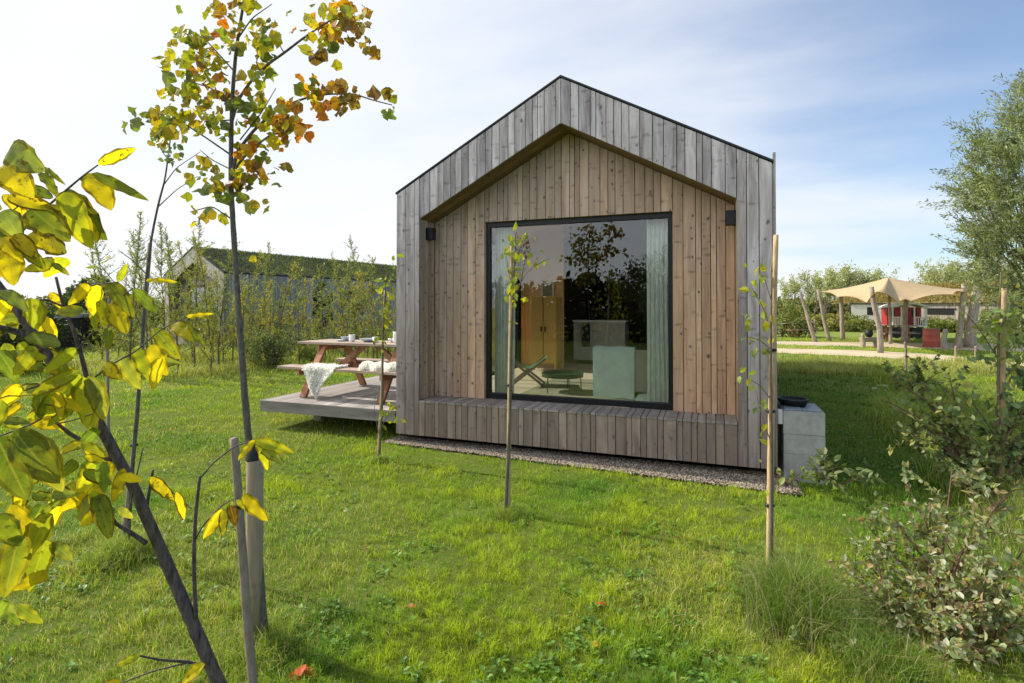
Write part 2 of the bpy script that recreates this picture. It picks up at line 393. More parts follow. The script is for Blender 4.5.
# ============================================================= the cabin
W=4.4; ZB=.12; ZE=3.214; ZR=4.405; XL=.341; XR=4.066; ZRE=2.872; ZRA=3.874; ZBE=.56; DR=.38; LEN=12.0
cabin=empty('timber_cabin',(0,0,0),0,'weathered timber cabin with gabled front and one big square window','cabin')
def gab(x,e,a): return e+(a-e)*(1-abs(x-W/2)/(W/2))
def roofz(x): return gab(x,ZE,ZR)
def recz(x): return ZRE+(ZRA-ZRE)*(1-abs(x-W/2)/(W/2-XL))
def bcol(): 
    return (rng.rand()**1.2, rng.rand(), rng.rand())
def splits(a,b,ws=(.062,.085,.115,.135,.095)):
    o=[a]; last=None
    while o[-1]<b-.02:
        w=ws[rng.randint(len(ws))]
        if w==last and rng.rand()<.6: w=ws[rng.randint(len(ws))]
        last=w
        if o[-1]+w>b-.045: w=b-o[-1]
        o.append(min(b,o[-1]+w))
    return o
GAP=.0035
def board(m,x0,x1,zb,zt,y0,y1,col):
    """upright board between zb(x) and zt(x)"""
    x0+=GAP; x1-=GAP
    if x0<W/2-.004<W/2+.004<x1: poly=[(x0,zb(x0)),(W/2,zb(W/2)),(x1,zb(x1)),(x1,zt(x1)),(W/2,zt(W/2)),(x0,zt(x0))]
    else: poly=[(x0,zb(x0)),(x1,zb(x1)),(x1,zt(x1)),(x0,zt(x0))]
    b=.002*rng.randn()
    m.prism(poly,y0+b,y1,col)
m=M(); mb=M()
for (a,b) in ((0.,XL),(XR,W)):
    s=splits(a,b)
    for i in range(len(s)-1): board(m,s[i],s[i+1],lambda x:ZB,lambda x:roofz(x)-.012,-.022,0.,bcol())
for (a,b) in ((XL,W/2),(W/2,XR)):
    s=splits(a,b)
    for i in range(len(s)-1): board(m,s[i],s[i+1],recz,lambda x:roofz(x)-.012,-.022,0.,bcol())
m.build('front_cladding',MT['clad'],cabin,bevel=.0015)
s=splits(XL,XR)
mt=M()
for i in range(len(s)-1):
    board(mb,s[i],s[i+1],lambda x:ZB,lambda x:ZBE-.0245,-.022,0.,bcol())
    mt.box(s[i]+GAP,s[i+1]-GAP,-.030,DR+.05,ZBE-.022,ZBE,bcol())
mb.build('bench_front',MT['bench'],cabin,bevel=.0015); mt.build('bench_top',MT['benchtop'],cabin,bevel=.002)
# backing (dark battens' plane) behind the boards
m=M(); e=.003
m.prism([(0.02,ZB+.02),(XL-.004,ZB+.02),(XL-.004,ZBE-.03),(XR+.004,ZBE-.03),(XR+.004,ZB+.02),(W-.02,ZB+.02),(W-.02,ZBE-.03),(0.02,ZBE-.03)],.002,.03)
m.prism([(.02,ZBE-.03),(XL-.024,ZBE-.03),(XL-.024,ZRE+.02),(.02,ZRE+.02)],.002,.03)
m.prism([(XR+.024,ZBE-.03),(W-.02,ZBE-.03),(W-.02,ZRE+.02),(XR+.024,ZRE+.02)],.002,.03)
for sgn in (-1,1):
    xa=W/2+sgn*(W/2-.02); xb=W/2
    q=[(xa,ZRE+.02),(W/2+sgn*(W/2-XL+.024),ZRE+.02),(xb,ZRA+.03),(xb,roofz(xb)-.03),(xa,roofz(xa)-.03)]
    m.prism(q if sgn<0 else q[::-1],.002,.03)
m.build('cladding_backing',MT['darkgap'],cabin)
# recessed wall boards with window opening
WX0,WX1,WZ0,WZ1=1.07,3.405,ZBE,2.845
m=M()
def rboards(a,b,zb,zt):
    s=splits(a,b)
    for i in range(len(s)-1): board(m,s[i],s[i+1],zb,zt,DR-.0,DR+.022,bcol())
rboards(XL+.002,WX0,lambda x:ZBE+.003,lambda x:recz(x)-.002); rboards(WX1,XR-.002,lambda x:ZBE+.003,lambda x:recz(x)-.002)
rboards(WX0,W/2,lambda x:WZ1,lambda x:recz(x)-.002); rboards(W/2,WX1,lambda x:WZ1,lambda x:recz(x)-.002)
# side faces of the recess
for X,sg in ((XL,-1),(XR,1)):
    y0=0.003
    for y1 in (.105,.20,.29,DR-.004):
        xa,xb=(X-.022,X) if sg<0 else (X,X+.022)
        m.box(xa,xb,y0+GAP,y1-GAP,ZBE+.003,ZRE-.002,bcol()); y0=y1
m.build('recess_cladding',MT['recess'],cabin,bevel=.0015)
m=M()
bk=.025+DR
m.box(XL-.02,WX0-.03,bk,bk+.10,ZBE-.02,ZRE); m.box(WX1+.03,XR+.02,bk,bk+.10,ZBE-.02,ZRE)
m.prism([(XL-.02,ZRE),(XL-.02,ZRE+.01),(W/2,ZRA+.01),(XR+.02,ZRE+.01),(XR+.02,ZRE)][::-1],bk,bk+.10)
m.box(WX0-.03,WX1+.03,bk,bk+.10,WZ1+.02,ZRE)
m.build('front_wall',MT['darkgap'],cabin)
# window reveal linings
m=M()
m.box(WX0-.02,WX0,DR+.024,DR+.075,WZ0+.002,WZ1,bcol()); m.box(WX1,WX1+.02,DR+.024,DR+.075,WZ0+.002,WZ1,bcol())
m.box(WX0-.02,WX1+.02,DR+.024,DR+.075,WZ1+.0,WZ1+.02,bcol()); m.build('window_reveal',MT['recess'],cabin)
# soffit
for sg in (-1,1):
    m=M(); xa=W/2+sg*(W/2-XL); 
    nb=3; ys=np.linspace(.002,DR-.002,nb+1)
    for i in range(nb):
        a0=(xa,ys[i]+.002,ZRE); a1=(xa,ys[i+1]-.002,ZRE); b0=(W/2,ys[i]+.002,ZRA); b1=(W/2,ys[i+1]-.002,ZRA)
        q0=[a0,b0,b1,a1]; q1=[(p[0],p[1],p[2]+.02) for p in q0]
        m.hexa(q0 if sg>0 else q0[::-1],q1 if sg>0 else q1[::-1],bcol())
    m.build('soffit',MT['soffit'],cabin)
# window
fr=M(); a=.055; y0,y1=DR+.05,DR+.125
fr.box(WX0+.003,WX1-.003,y0,y1,WZ0+.003,WZ0+a+.02); fr.box(WX0+.003,WX1-.003,y0,y1,WZ1-a-.01,WZ1-.003)
fr.box(WX0+.003,WX0+a,y0,y1,WZ0+a+.02,WZ1-a-.01); fr.box(WX1-a,WX1-.003,y0,y1,WZ0+a+.02,WZ1-a-.01)
win=fr.build('window_frame',MT['black'],cabin,bevel=.003)
gm,nt=nmat('window_glass'); n=N(nt)
frs=n('ShaderNodeFresnel',i={0:1.52}).outputs[0]
k=n.math('MULTIPLY_ADD',frs,.95,.0,clamp=True)
wob=n.bump(n.noise(n.obj(),1.3,1),.04,.02)
n.out(n('ShaderNodeMixShader',i={0:k,1:n('ShaderNodeBsdfTransparent',i={0:(.95,.98,.96,1)}),2:n('ShaderNodeBsdfGlossy',i={0:(.95,.97,1,1),1:.004,'Normal':wob})}))
MT['glass']=gm
m=M(); m.box(WX0+a-.01,WX1-a+.01,y0+.03,y0+.036,WZ0+a+.01,WZ1-a); m.build('pane',gm,win)
# outer walls, roof, floor
m=M()
def swall(x0,x1,y0,y1,z0,z1): m.box(x0,x1,y0,y1,z0,z1)
OY0,OY1,OZ1=.72,4.4,2.95
yb=.034; RY0,RY1=1.2,5.0  # right-wall opening is added, out of view, to bring daylight indoors
swall(.02,.14,yb,OY0,ZB,ZE-.1); swall(.02,.14,OY1,LEN,ZB,ZE-.1); swall(.02,.14,OY0,OY1,ZB,.5); swall(.02,.14,OY0,OY1,OZ1,ZE-.1)
swall(W-.14,W-.02,yb,RY0,ZB,ZE-.1); swall(W-.14,W-.02,RY1,LEN,ZB,ZE-.1); swall(W-.14,W-.02,RY0,RY1,ZB,.9); swall(W-.14,W-.02,RY0,RY1,2.75,ZE-.1); swall(.14,W-.14,LEN-.12,LEN,ZB,ZE-.1)
m.prism([(.02,ZE-.1),(W-.02,ZE-.1),(W-.02,ZE-.06),(W/2,ZR-.07),(.02,ZE-.06)],LEN-.12,LEN)
m.build('outer_wall',MT['darkgap'],cabin)
for side in (0,1):
    m=M(); y=0.0
    for y1 in splits(0.002,LEN):
        if y1<=.01: y=y1; continue
        x0,x1=(-.002,.018) if side==0 else (W-.018,W+.002)
        if side==0 and y1>OY0 and y<OY1:
            m.box(x0,x1,y+GAP,y1-GAP,OZ1,ZE-.02,bcol()); m.box(x0,x1,y+GAP,y1-GAP,ZB,.48,bcol())
        elif side==1 and y1>RY0 and y<RY1:
            m.box(x0,x1,y+GAP,y1-GAP,2.75,ZE-.02,bcol()); m.box(x0,x1,y+GAP,y1-GAP,ZB,.88,bcol())
        else: m.box(x0,x1,y+GAP,y1-GAP,ZB,ZE-.02,bcol())
        y=y1
    m.build('side_cladding',MT['clad'],cabin)
# front lip boxes keep the side cladding off the front boards
sw=M(); sw.box(.04,.10,OY0,OY0+.06,.5,OZ1); sw.box(.04,.10,OY1-.06,OY1,.5,OZ1); sw.box(.04,.10,OY0+.06,OY1-.06,.5,.56); sw.box(.04,.10,OY0+.06,OY1-.06,OZ1-.06,OZ1)
sw.box(.04,.10,2.52,2.58,.56,OZ1-.06)
sl=sw.build('sliding_door',MT['black'],cabin)
m=M(); m.box(.065,.071,OY0+.06,2.52,.56,OZ1-.06); m.box(.065,.071,2.58,OY1-.06,.56,OZ1-.06); m.build('pane',gm,sl)
m=M()
for sg in (-1,1):
    xe=W/2+sg*(W/2+.012); q=[(xe,ZE-.006),(W/2,ZR),(W/2,ZR+.022),(xe,ZE+.016)]
    m.prism(q if sg<0 else q[::-1],-.030,LEN+.02)
    q=[(W/2+sg*(W/2-.02),ZE-.06),(W/2,ZR-.07),(W/2,ZR-.003),(W/2+sg*(W/2-.02),ZE-.014)]
    m.prism(q if sg<0 else q[::-1],.034,LEN-.01)
m.build('roof',MT['roof'],cabin)
m=M(); m.box(W+.008,W+.034,.01,.05,ZB+.02,ZE+.10,(.6,.3,.5)); m.box(W+.003,W+.007,.005,.045,ZB,ZE-.02,(.1,.3,.5)); m.build('corner_trim',MT['clad'],cabin)
m=M(); m.box(.25,W-.25,.25,LEN-.3,-.05,ZB+.0); m.build('base',MT['darkgap'],cabin)
for X,sg in ((XL,1),(XR,-1)):
    m=M(); x0,x1=(X+.002,X+.098) if sg>0 else (X-.098,X-.002)
    m.box(x0,x1,.135,.235,2.62,2.775); l=m.build('wall_lamp',MT['black'],cabin,bevel=.004)
    m=M(); m.box(x0+.02,x1-.02,.155,.215,2.776,2.778,(.5,.5,.45)); m.build('lamp_lens',MT['flat'],l)
# inside
FL=.52
m=M(); m.box(.14,W-.14,bk+.10,LEN-.12,ZB+.01,FL); m.build('floor',mat_simple('oak_floor',(.72,.60,.44),.45,.4,.15,5,.05),cabin)
ply=mat_simple('plywood_lining',(.70,.43,.21),.55,.3,.12,6,.05)
for bx in ((.142,.16,OY1+.01,LEN-.2,FL,ZE-.1),(W-.16,W-.142,bk+.1,RY0,FL,ZE-.1),(W-.16,W-.142,RY1,LEN-.2,FL,ZE-.1),(.142,.16,OY0-.01,OY1+.01,OZ1,ZE-.1),(.162,1.02,4.45,4.53,FL,ZE+.3),(2.62,W-.162,5.2,5.28,FL,ZE+.3)):
    m=M(); m.box(*bx); m.build('inner_lining',ply,cabin)
m=M()
for sg in (-1,1):
    q=[(W/2+sg*(W/2-.15),ZE-.13),(W/2,ZR-.14),(W/2,ZR-.09),(W/2+sg*(W/2-.15),ZE-.08)]
    m.prism(q if sg<0 else q[::-1],bk+.1,LEN-.2)
m.build('ceiling',ply,cabin)
m=M()
PY=6.6
m.box(.16,.85,PY,PY+.1,FL,ZE-.12); m.box(.85,1.0,PY,PY+.1,FL,ZE-.12)
m.box(1.9,W-.16,PY,PY+.1,FL,ZE-.12); m.prism([(.16,ZE-.12),(W-.16,ZE-.12),(W/2,ZR-.15)],PY,PY+.1)
m.build('partition',mat_simple('dark_partition',(.05,.038,.03),.6,.2),cabin)
m=M(); m.box(.9,W-.2,LEN-.3,LEN-.2,FL,3.0); m.build('back_wall_lining',mat_simple('dark_back_wall',(.04,.03,.022),.7,.2),cabin)

m=M(); m.box(W-.10,W-.04,RY0,RY0+.06,.9,2.75); m.box(W-.10,W-.04,RY1-.06,RY1,.9,2.75); m.box(W-.10,W-.04,RY0+.06,RY1-.06,.9,.96); m.box(W-.10,W-.04,RY0+.06,RY1-.06,2.69,2.75); m.box(W-.10,W-.04,3.07,3.13,.96,2.69); m.build('added_daylight_window',MT['black'],cabin)  # frame of the unseen opening added to brighten the room
# ---- furniture seen through the glass
green=mat_simple('pale_green_cloth',(.60,.70,.62),.9,.1,.12,40,.3)
def curtain(x0,x1,label):
    m=M(); k=90; u=np.linspace(0,1,k); zs=np.linspace(FL+.01,2.83,14)
    G=np.zeros((len(zs),k,3))
    ph=rng.rand()*6
    for i,z in enumerate(zs):
        amp=.022+.02*(1-(z-FL)/2.3)
        G[i,:,0]=x0+(x1-x0)*u*(1+.05*math.sin(z*2+ph)); G[i,:,1]=.62+amp*np.sin(u*2*np.pi*6+ph+.4*np.sin(z*1.7))+.006*rng.randn(k)*0; G[i,:,2]=z
    m.grid(G,(.88,.88,.845)); m.grid(G+[0,.004,0],(.88,.88,.845))
    cm=MT.get('curt') or mat_leaf('sheer_curtain',.12,.8,.1,tint=(1,1,1)); MT['curt']=cm
    o=m.build('curtain',cm,smooth=True,loc=((x0+x1)/2,.62,FL)); tag(o,label,'curtain','curtains at the big window'); return o
curtain(1.13,1.40,'narrow pale green curtain at the left edge of the big window')
curtain(3.09,3.41,'wider pale green curtain gathered at the right edge of the big window')
# sofa back with blanket
t=empty('sofa',(2.9,1.5,FL),0,'taupe sofa with its back to the window behind the green blanket','sofa')
tm=mat_simple('taupe_cloth',(.40,.34,.27),.9,.1,.1,60,.3)
m=M(); m.box(-.55,.55,-.32,-.20,.10,.66); m.build('backrest',tm,t,bevel=.03)
m=M(); m.box(-.55,.55,-.196,.45,.10,.38); m.build('seat',tm,t,bevel=.04)
for sx in (-.53,.53):
    m=M(); m.box(sx-.02,sx+.02,-.3,-.26,0,.10); m.build('leg',MT['black'],t); m=M(); m.box(sx-.02,sx+.02,.38,.42,0,.10); m.build('leg',MT['black'],t)
m=M(); k=26
prof=[(-.345,.02),(-.35,.2),(-.347,.4),(-.345,.6),(-.33,.685),(-.26,.70),(-.19,.69),(-.17,.6),(-.165,.42)]
G=np.array([[(x,y+.006*math.sin(x*31+i),z+.004*math.sin(x*23)) for x in np.linspace(-.58,-.03,k)] for i,(y,z) in enumerate(prof)])
m.grid(G+np.array([2.9,1.5,FL])); o=m.build('blanket',green,smooth=True,loc=(2.6,1.2,FL)); tag(o,'pale green blanket draped over the back of the sofa','blanket')
o=None
m=M(); m.lathe([(.01,.0),(.17,.01),(.2,.06),(.15,.12),(.01,.14)],(3.1,.93,FL+.001),20); o=m.build('cushion',green,smooth=True,loc=(3.1,.93,FL)); tag(o,'small crumpled pale cushion on the floor by the right curtain','cushion')
# folding low chair
t=empty('folding_chair',(1.12,1.95,FL),.3,'low folding chair with green sling seat on crossed legs','chair')
m=M(); G=np.array([[(x,y,.34+.10*abs(x/.28)**2-.06*(1-abs(x/.28))) for y in np.linspace(-.22,.22,6)] for x in np.linspace(-.30,.30,12)]); m.grid(G); m.build('seat',mat_simple('olive_sling',(.10,.16,.09),.9,.1),t,smooth=True)
for sy in (-.22,.22):
    for a,b in (((-.28,sy,0),(.28,sy,.44)),((.28,sy*.95,0),(-.28,sy*.95,.44))):
        m=M(); m.beam(a,b,.022,.035,(.3,.3,.3)); m.build('leg',MT['canegrey'],t)
t=empty('tray_table',(1.80,1.52,FL),0,'round low dark green tray table on thin metal legs','table')
gr=mat_simple('dark_green_metal',(.035,.06,.03),.35,.5)
m=M(); m.lathe([(.29,.225),(.30,.225),(.30,.285),(.292,.285),(.288,.235),(.01,.235)],(0,0,0),32); m.build('tabletop',gr,t)
for k in range(5):
    a=k*1.2566+.3; m=M(); m.tube([(.26*math.cos(a),.26*math.sin(a),.226),(.27*math.cos(a),.27*math.sin(a),0)],.008,6); m.build('leg',gr,t)
t=empty('cabinet',(.78,4.1,FL),0,'honey coloured wooden cabinet on legs behind the folding chair','cabinet')
hm=mat_simple('honey_wood',(.55,.33,.09),.5,.35,.15,7,.05)
m=M(); m.box(-.26,.26,-.2,.2,.14,1.42); m.build('body',hm,t,bevel=.006)
for sx in (-1,1):
    m=M(); m.box(*sorted((sx*.01,sx*.25)),-.225,-.202,.16,1.43); d=m.build('door',hm,t,bevel=.004)
    m=M(); m.box(*sorted((sx*.03,sx*.05)),-.245,-.226,.75,.85); m.build('handle',MT['black'],d)
    for sy in (-.15,.15): m=M(); m.box(sx*.22-.02,sx*.22+.02,sy-.02,sy+.02,0,.139); m.build('leg',hm,t)
t=empty('kitchen_counter',(1.55,5.7,FL),0,'pale grey kitchen counter block at the back of the room','kitchen counter')
km=mat_simple('grey_laminate',(.48,.45,.38),.5,.3,.05,5,.02)
m=M(); m.box(-.55,.55,-.3,.3,.08,.90); m.build('body',km,t); m=M(); m.box(-.57,.57,-.32,.32,.902,.94); m.build('worktop',MT['white'],t)
m=M(); m.box(-.5,.5,-.25,.25,0,.079); m.build('plinth',MT['black'],t)
m=M(); m.lathe([(.06,0),(.07,.02),(.055,.16),(.03,.2),(.03,.22),(.01,.22)],(1.35,5.6,FL+.942),14); o=m.build('kettle',MT['black'],loc=(1.35,5.6,FL+.942)); tag(o,'small dark kettle standing on the pale kitchen counter','kettle')
t=empty('tea_towel',(1.28,5.37,FL+.62),0,'dark tea towel hanging on the front of the kitchen counter','towel')
m=M(); m.box(-.09,.09,-.012,.0,-.25,.25); m.build('cloth',MT['rubber'],t,bevel=.005)
t=empty('picture',(.70,4.44,2.05),0,'small white framed picture on the plywood wall','picture')
m=M(); m.box(-.13,.13,-.02,0,-.2,.2); m.build('frame',MT['white'],t); m=M(); m.box(-.10,.10,-.024,-.021,-.17,.17,(.25,.24,.2)); m.build('print',MT['flat'],t)
t=empty('ceiling_cupboard',(2.9,6.3,1.9),0,'dark wall cupboard above the back of the room','cupboard')
m=M(); m.box(-.6,.6,-.2,.2,-.3,.4); m.build('body',mat_simple('dark_cupboard',(.03,.025,.02),.4,.4),t)
m=M(); m.box(1.3,3.6,.85,2.9,FL+.001,FL+.012); o=m.build('rug',mat_simple('woven_rug',(.36,.33,.24),.95,.05,.25,30,.3),loc=(2,2,FL)); tag(o,'pale woven rug on the cabin floor under the tray table','rug')

# ============================================================= concrete block and pot at the right corner
cm=mat_simple('cast_concrete',(.42,.415,.395),.9,.12,.42,11,.6,.008)
t=empty('concrete_block_stack',(4.70,.06,0),0,'grey rough concrete block stack standing against the right corner of the cabin','concrete blocks')
for z0,z1,e in ((-.03,.272,.0),(.274,.47,.002),(.472,.70,-.001)):
    m=M(); m.box(-.205+e,.165+e*.5,e,.50,z0,z1); m.build('block',cm,t,bevel=.003)
st=mat_simple('blue_grey_stone',(.30,.34,.38),.6,.3,.35,14,.5,.01)
m=M(); m.box(-.19,-.03,.03,.48,.7015,.716); m.box(.02,.15,.03,.48,.7015,.714); m.box(-.028,.018,.03,.16,.7015,.715); m.build('top_slab',st,t,bevel=.004)
m=M(); m.box(-.255,-.209,.02,.10,.56,.70); m.build('bracket',MT['white'],t,bevel=.004)
t=empty('round_pot',(4.62,.36,.718),0,'round black plastic pot sitting on the concrete blocks','pot')
m=M(); m.lathe([(.12,0),(.145,.05),(.15,.055),(.15,.07),(.13,.07),(.115,.02),(.01,.015)],(0,0,0),24); m.build('body',MT['rubber'],t,smooth=True)

# ============================================================= deck, picnic table
t=empty('wooden_deck',(-1.1,2.2,0),0,'low grey board deck beside the left wall of the cabin','deck')
DX0,DX1,DY0,DY1,DZ=-2.27,-.03,.0,4.6,.40
m=M(); x=DX0
while x<DX1-.02:
    x1=min(x+.142,DX1); m.box(x+.003-(-1.1),x1-.003-(-1.1),DY0+.03-2.2,DY1-2.2,DZ-.028,DZ,bcol()); x=x1
m.build('boards',MT['deck'],t,bevel=.002)
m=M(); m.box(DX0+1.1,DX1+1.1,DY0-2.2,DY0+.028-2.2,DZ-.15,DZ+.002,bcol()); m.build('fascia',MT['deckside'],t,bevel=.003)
m=M(); m.box(DX0+1.1-.028,DX0+1.1-.002,DY0-2.2,DY1-2.2,DZ-.15,DZ+.002,bcol()); m.build('fascia',MT['deck'],t,bevel=.003)
for px_,py_ in ((-1.85,.75),(-.3,.75),(-1.95,2.3),(-1.95,4.2),(-.3,2.3)):
    m=M(); m.box(px_+1.1-.07,px_+1.1+.07,py_-2.2-.07,py_-2.2+.07,-.03,DZ-.03); m.build('footing',MT['log'],t)
def picnic(name,loc,rz,label,group,L=1.95):
    t=empty(name,loc,rz,label,'picnic table',group)
    m=M(); h=L/2
    for i in range(5):
        y=-.36+i*.145; m.box(-h,h,y,y+.139,.765,.80,bcol())
    m.build('tabletop',MT['table'],t,bevel=.003)
    for sy in (-1,1):
        m=M()
        for i in range(2):
            y=sy*.62-.14+i*.142; m.box(-h,h,y,y+.137,.42,.455,bcol())
        m.build('bench',MT['table'],t,bevel=.003)
    for sx in (-1,1):
        X=sx*(h-.45)
        for sy in (-1,1):
            m=M(); m.beam((X,sy*.69,0.0),(X,sy*.24,.763),.045,.12,bcol(),up=(1,0,0)); m.build('leg',MT['tableleg'],t,bevel=.003)
        m=M(); m.box(X+sx*.048-.02,X+sx*.048+.02,-.74,.74,.33,.418,bcol()); m.build('crossbeam',MT['tableleg'],t,bevel=.003)
        m=M(); m.box(X+sx*.048-.02,X+sx*.048+.02,-.34,.34,.67,.762,bcol()); m.build('crossbeam',MT['tableleg'],t,bevel=.003)
        m=M(); m.beam((X-sx*.05,0,.36),(sx*.10,0,.762),.045,.09,bcol()); m.build('brace',MT['tableleg'],t,bevel=.003)
    return t
TX,TY,TRZ=-1.15,1.06,R(-3)
picnic('picnic_table',(TX,TY,DZ+.002),TRZ,'reddish A-frame picnic table standing on the cabin deck','picnic tables',2.3)
def ontab(x,y,z): c,s_=math.cos(TRZ),math.sin(TRZ); return (TX+x*c-y*s_,TY+x*s_+y*c,DZ+.002+z)
fur=mat_leaf('sheep_fleece',.3,.9,.05,tint=(1,1,1))
def fleece(name,pts_fn,nu,nv,label,loc,nh=9000,hl=.035,droop=.8):
    m=M(); U=np.linspace(0,1,nu); V_=np.linspace(0,1,nv)
    G=np.array([[pts_fn(u,v) for v in V_] for u in U]); m.grid(G,(.93,.92,.89))
    # wool locks: little curved spikes
    iu=rng.rand(nh)*(nu-1.001); iv=rng.rand(nh)*(nv-1.001); a=iu.astype(int); b=iv.astype(int); fu=(iu-a)[:,None]; fv=(iv-b)[:,None]
    p=G[a,b]*(1-fu)*(1-fv)+G[a+1,b]*fu*(1-fv)+G[a,b+1]*(1-fu)*fv+G[a+1,b+1]*fu*fv
    nn=np.cross(G[a+1,b]-G[a,b],G[a,b+1]-G[a,b]); nn/=np.linalg.norm(nn,axis=1)[:,None]+1e-9; nn*=np.sign(nn[:,2:3]*1.+nn[:,1:2]*-1.+1e-6)
    d=nn*.6+rng.randn(nh,3)*.55+np.array([0,0,-droop]); d/=np.linalg.norm(d,axis=1)[:,None]
    l=hl*rng.uniform(.5,1.3,(nh,1)); s=np.cross(d,rng.randn(nh,3)); s/=np.linalg.norm(s,axis=1)[:,None]; wd=.0035
    p0=p+nn*.004; T=np.stack([p0-s*wd,p0+s*wd,p0+d*l*.5+nn*l*.25+s*wd*.8,p0+d*l],1)
    m.add(T.reshape(-1,3),(np.array([[0,1,2,3]])+np.arange(nh)[:,None]*4),(.93,.92,.89))
    o=m.build(name,fur,smooth=True,loc=loc); tag(o,label,'sheepskin','sheepskins on the picnic bench'); return o
def f1(u,v):   # hangs over the front edge of the near bench
    s=u*.70; k=max(0,(s-.30)/.40); w=.60*(1-.80*k**.8)+.03*math.sin(9*u+3*v); c=-.33-.03*k
    x=c+w*(v-.5)
    if s<.27: return ontab(x,-.50-s,.472+.006*math.sin(14*v))
    return ontab(x,-.772-.014*math.sin(7*v)-.01*k,.466-(s-.27)*(1.0-.25*abs(v-.5)*2))
fleece('sheepskin',f1,26,16,'white sheepskin hanging over the front edge of the near bench',ontab(-.45,-.62,.46))
def f2(u,v):
    a=u*math.pi; r=.07+.012*math.sin(v*17)
    return ontab(.36+.6*v,-.60-r*math.cos(a)*1.5,.46+r*math.sin(a)*1.15)
def f3(u,v):
    return ontab(-.06+.44*v,-.76+.27*u,.463+.012*math.sin(v*9+u*4)**2)
fleece('rolled_sheepskin',f2,14,30,'long white sheepskin bunched up on the right part of the near bench',ontab(.4,-.6,.46),nh=8000,hl=.03,droop=.2)
glassm=gm; cer=mat_simple('glazed_grey_stoneware',(.42,.46,.48),.3,.5,.08,20,.02)
def ware(name,prof,x,y,mat,label,cat,group=None,n_=20):
    m=M(); m.lathe(prof,ontab(x,y,.8015),n_); o=m.build(name,mat,smooth=True,loc=ontab(x,y,.8015)); tag(o,label,cat,group)
cup=[(.032,0),(.04,.02),(.042,.09),(.039,.09),(.036,.02),(.005,.015)]
bowl=[(.04,0),(.075,.03),(.095,.06),(.09,.06),(.07,.034),(.005,.012)]
plate=[(.07,0),(.13,.018),(.132,.022),(.07,.008),(.005,.006)]
ware('plate',plate,-.52,.0,cer,'grey plate lying near the left end of the picnic table','plate')
ware('bowl',[(a_*.8,b_+.01) for a_,b_ in bowl],-.50,.0,cer,'grey bowl standing on the plate at the table end','bowl')
ware('cup',[(a_*1.15,b_*1.25) for a_,b_ in cup],-.27,-.12,MT['white'],'tall white cup beside the grey serving dish','cup')
ware('serving_dish',[(a_*1.5,b_*.9) for a_,b_ in bowl],-.03,-.02,cer,'wide grey serving dish in the middle of the picnic table','dish')
ware('glass_cup',cup,.20,-.15,MT['white'],'small pale cup just right of the serving dish','cup')
ware('glass_jug',[(.05,0),(.06,.03),(.055,.13),(.06,.17),(.055,.17),(.05,.03),(.005,.01)],.52,-.05,MT['white'],'pale jug standing near the cabin end of the table','jug')
ware('stacked_bowl',[(a_*.9,b_) for a_,b_ in bowl],.36,.08,MT['white'],'white bowl between the small cup and the jug','bowl')
# ============================================================= grass
def blades(name,pos,h,wd,lean,col,label,curve=.5,cat='grass',z0=None):
    k=len(pos); a=rng.rand(k)*6.283; s=np.stack([np.cos(a),np.sin(a),0*a],-1)
    la=rng.rand(k)*6.283; L=np.stack([np.cos(la),np.sin(la),0*la],-1)*lean[:,None]
    z=H(pos[:,0],pos[:,1]) if z0 is None else z0
    b=np.stack([pos[:,0],pos[:,1],z-.004],-1)
    up=np.array([0,0,1.]); hh=h[:,None]; ww=wd[:,None]
    mid=b+up*hh*.55+L*hh*curve*.45; tip=b+up*hh*(1-.35*lean[:,None]**2)+L*hh
    V=np.stack([b-s*ww,b+s*ww,mid+s*ww*.75,mid-s*ww*.75,tip],1).reshape(-1,3)
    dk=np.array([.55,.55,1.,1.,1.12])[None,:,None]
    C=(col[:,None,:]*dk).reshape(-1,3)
    i=np.arange(k)[:,None]*5
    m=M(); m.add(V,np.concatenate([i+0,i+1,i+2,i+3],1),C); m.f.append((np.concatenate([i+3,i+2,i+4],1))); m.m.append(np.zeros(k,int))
    o=m.build(name,MT['grass']); tag(o,label,cat,kind='stuff'); return o
def blocked(x,y):
    b=(x>-.02)&(x<4.42)&(y>-.02)&(y<12)
    lim=-.13-.065*np.clip(x,0,5)+.05*(vnoise(x,0*x,3.,5)-.5)
    b|=(x>-.12)&(x<4.55)&(y>lim)&(y<3)
    b|=(x>4.50)&(x<4.9)&(y>.05)&(y<.87)
    return b
def underdeck(x,y): return (x>-2.2)&(x<0)&(y>.15)&(y<4.6)
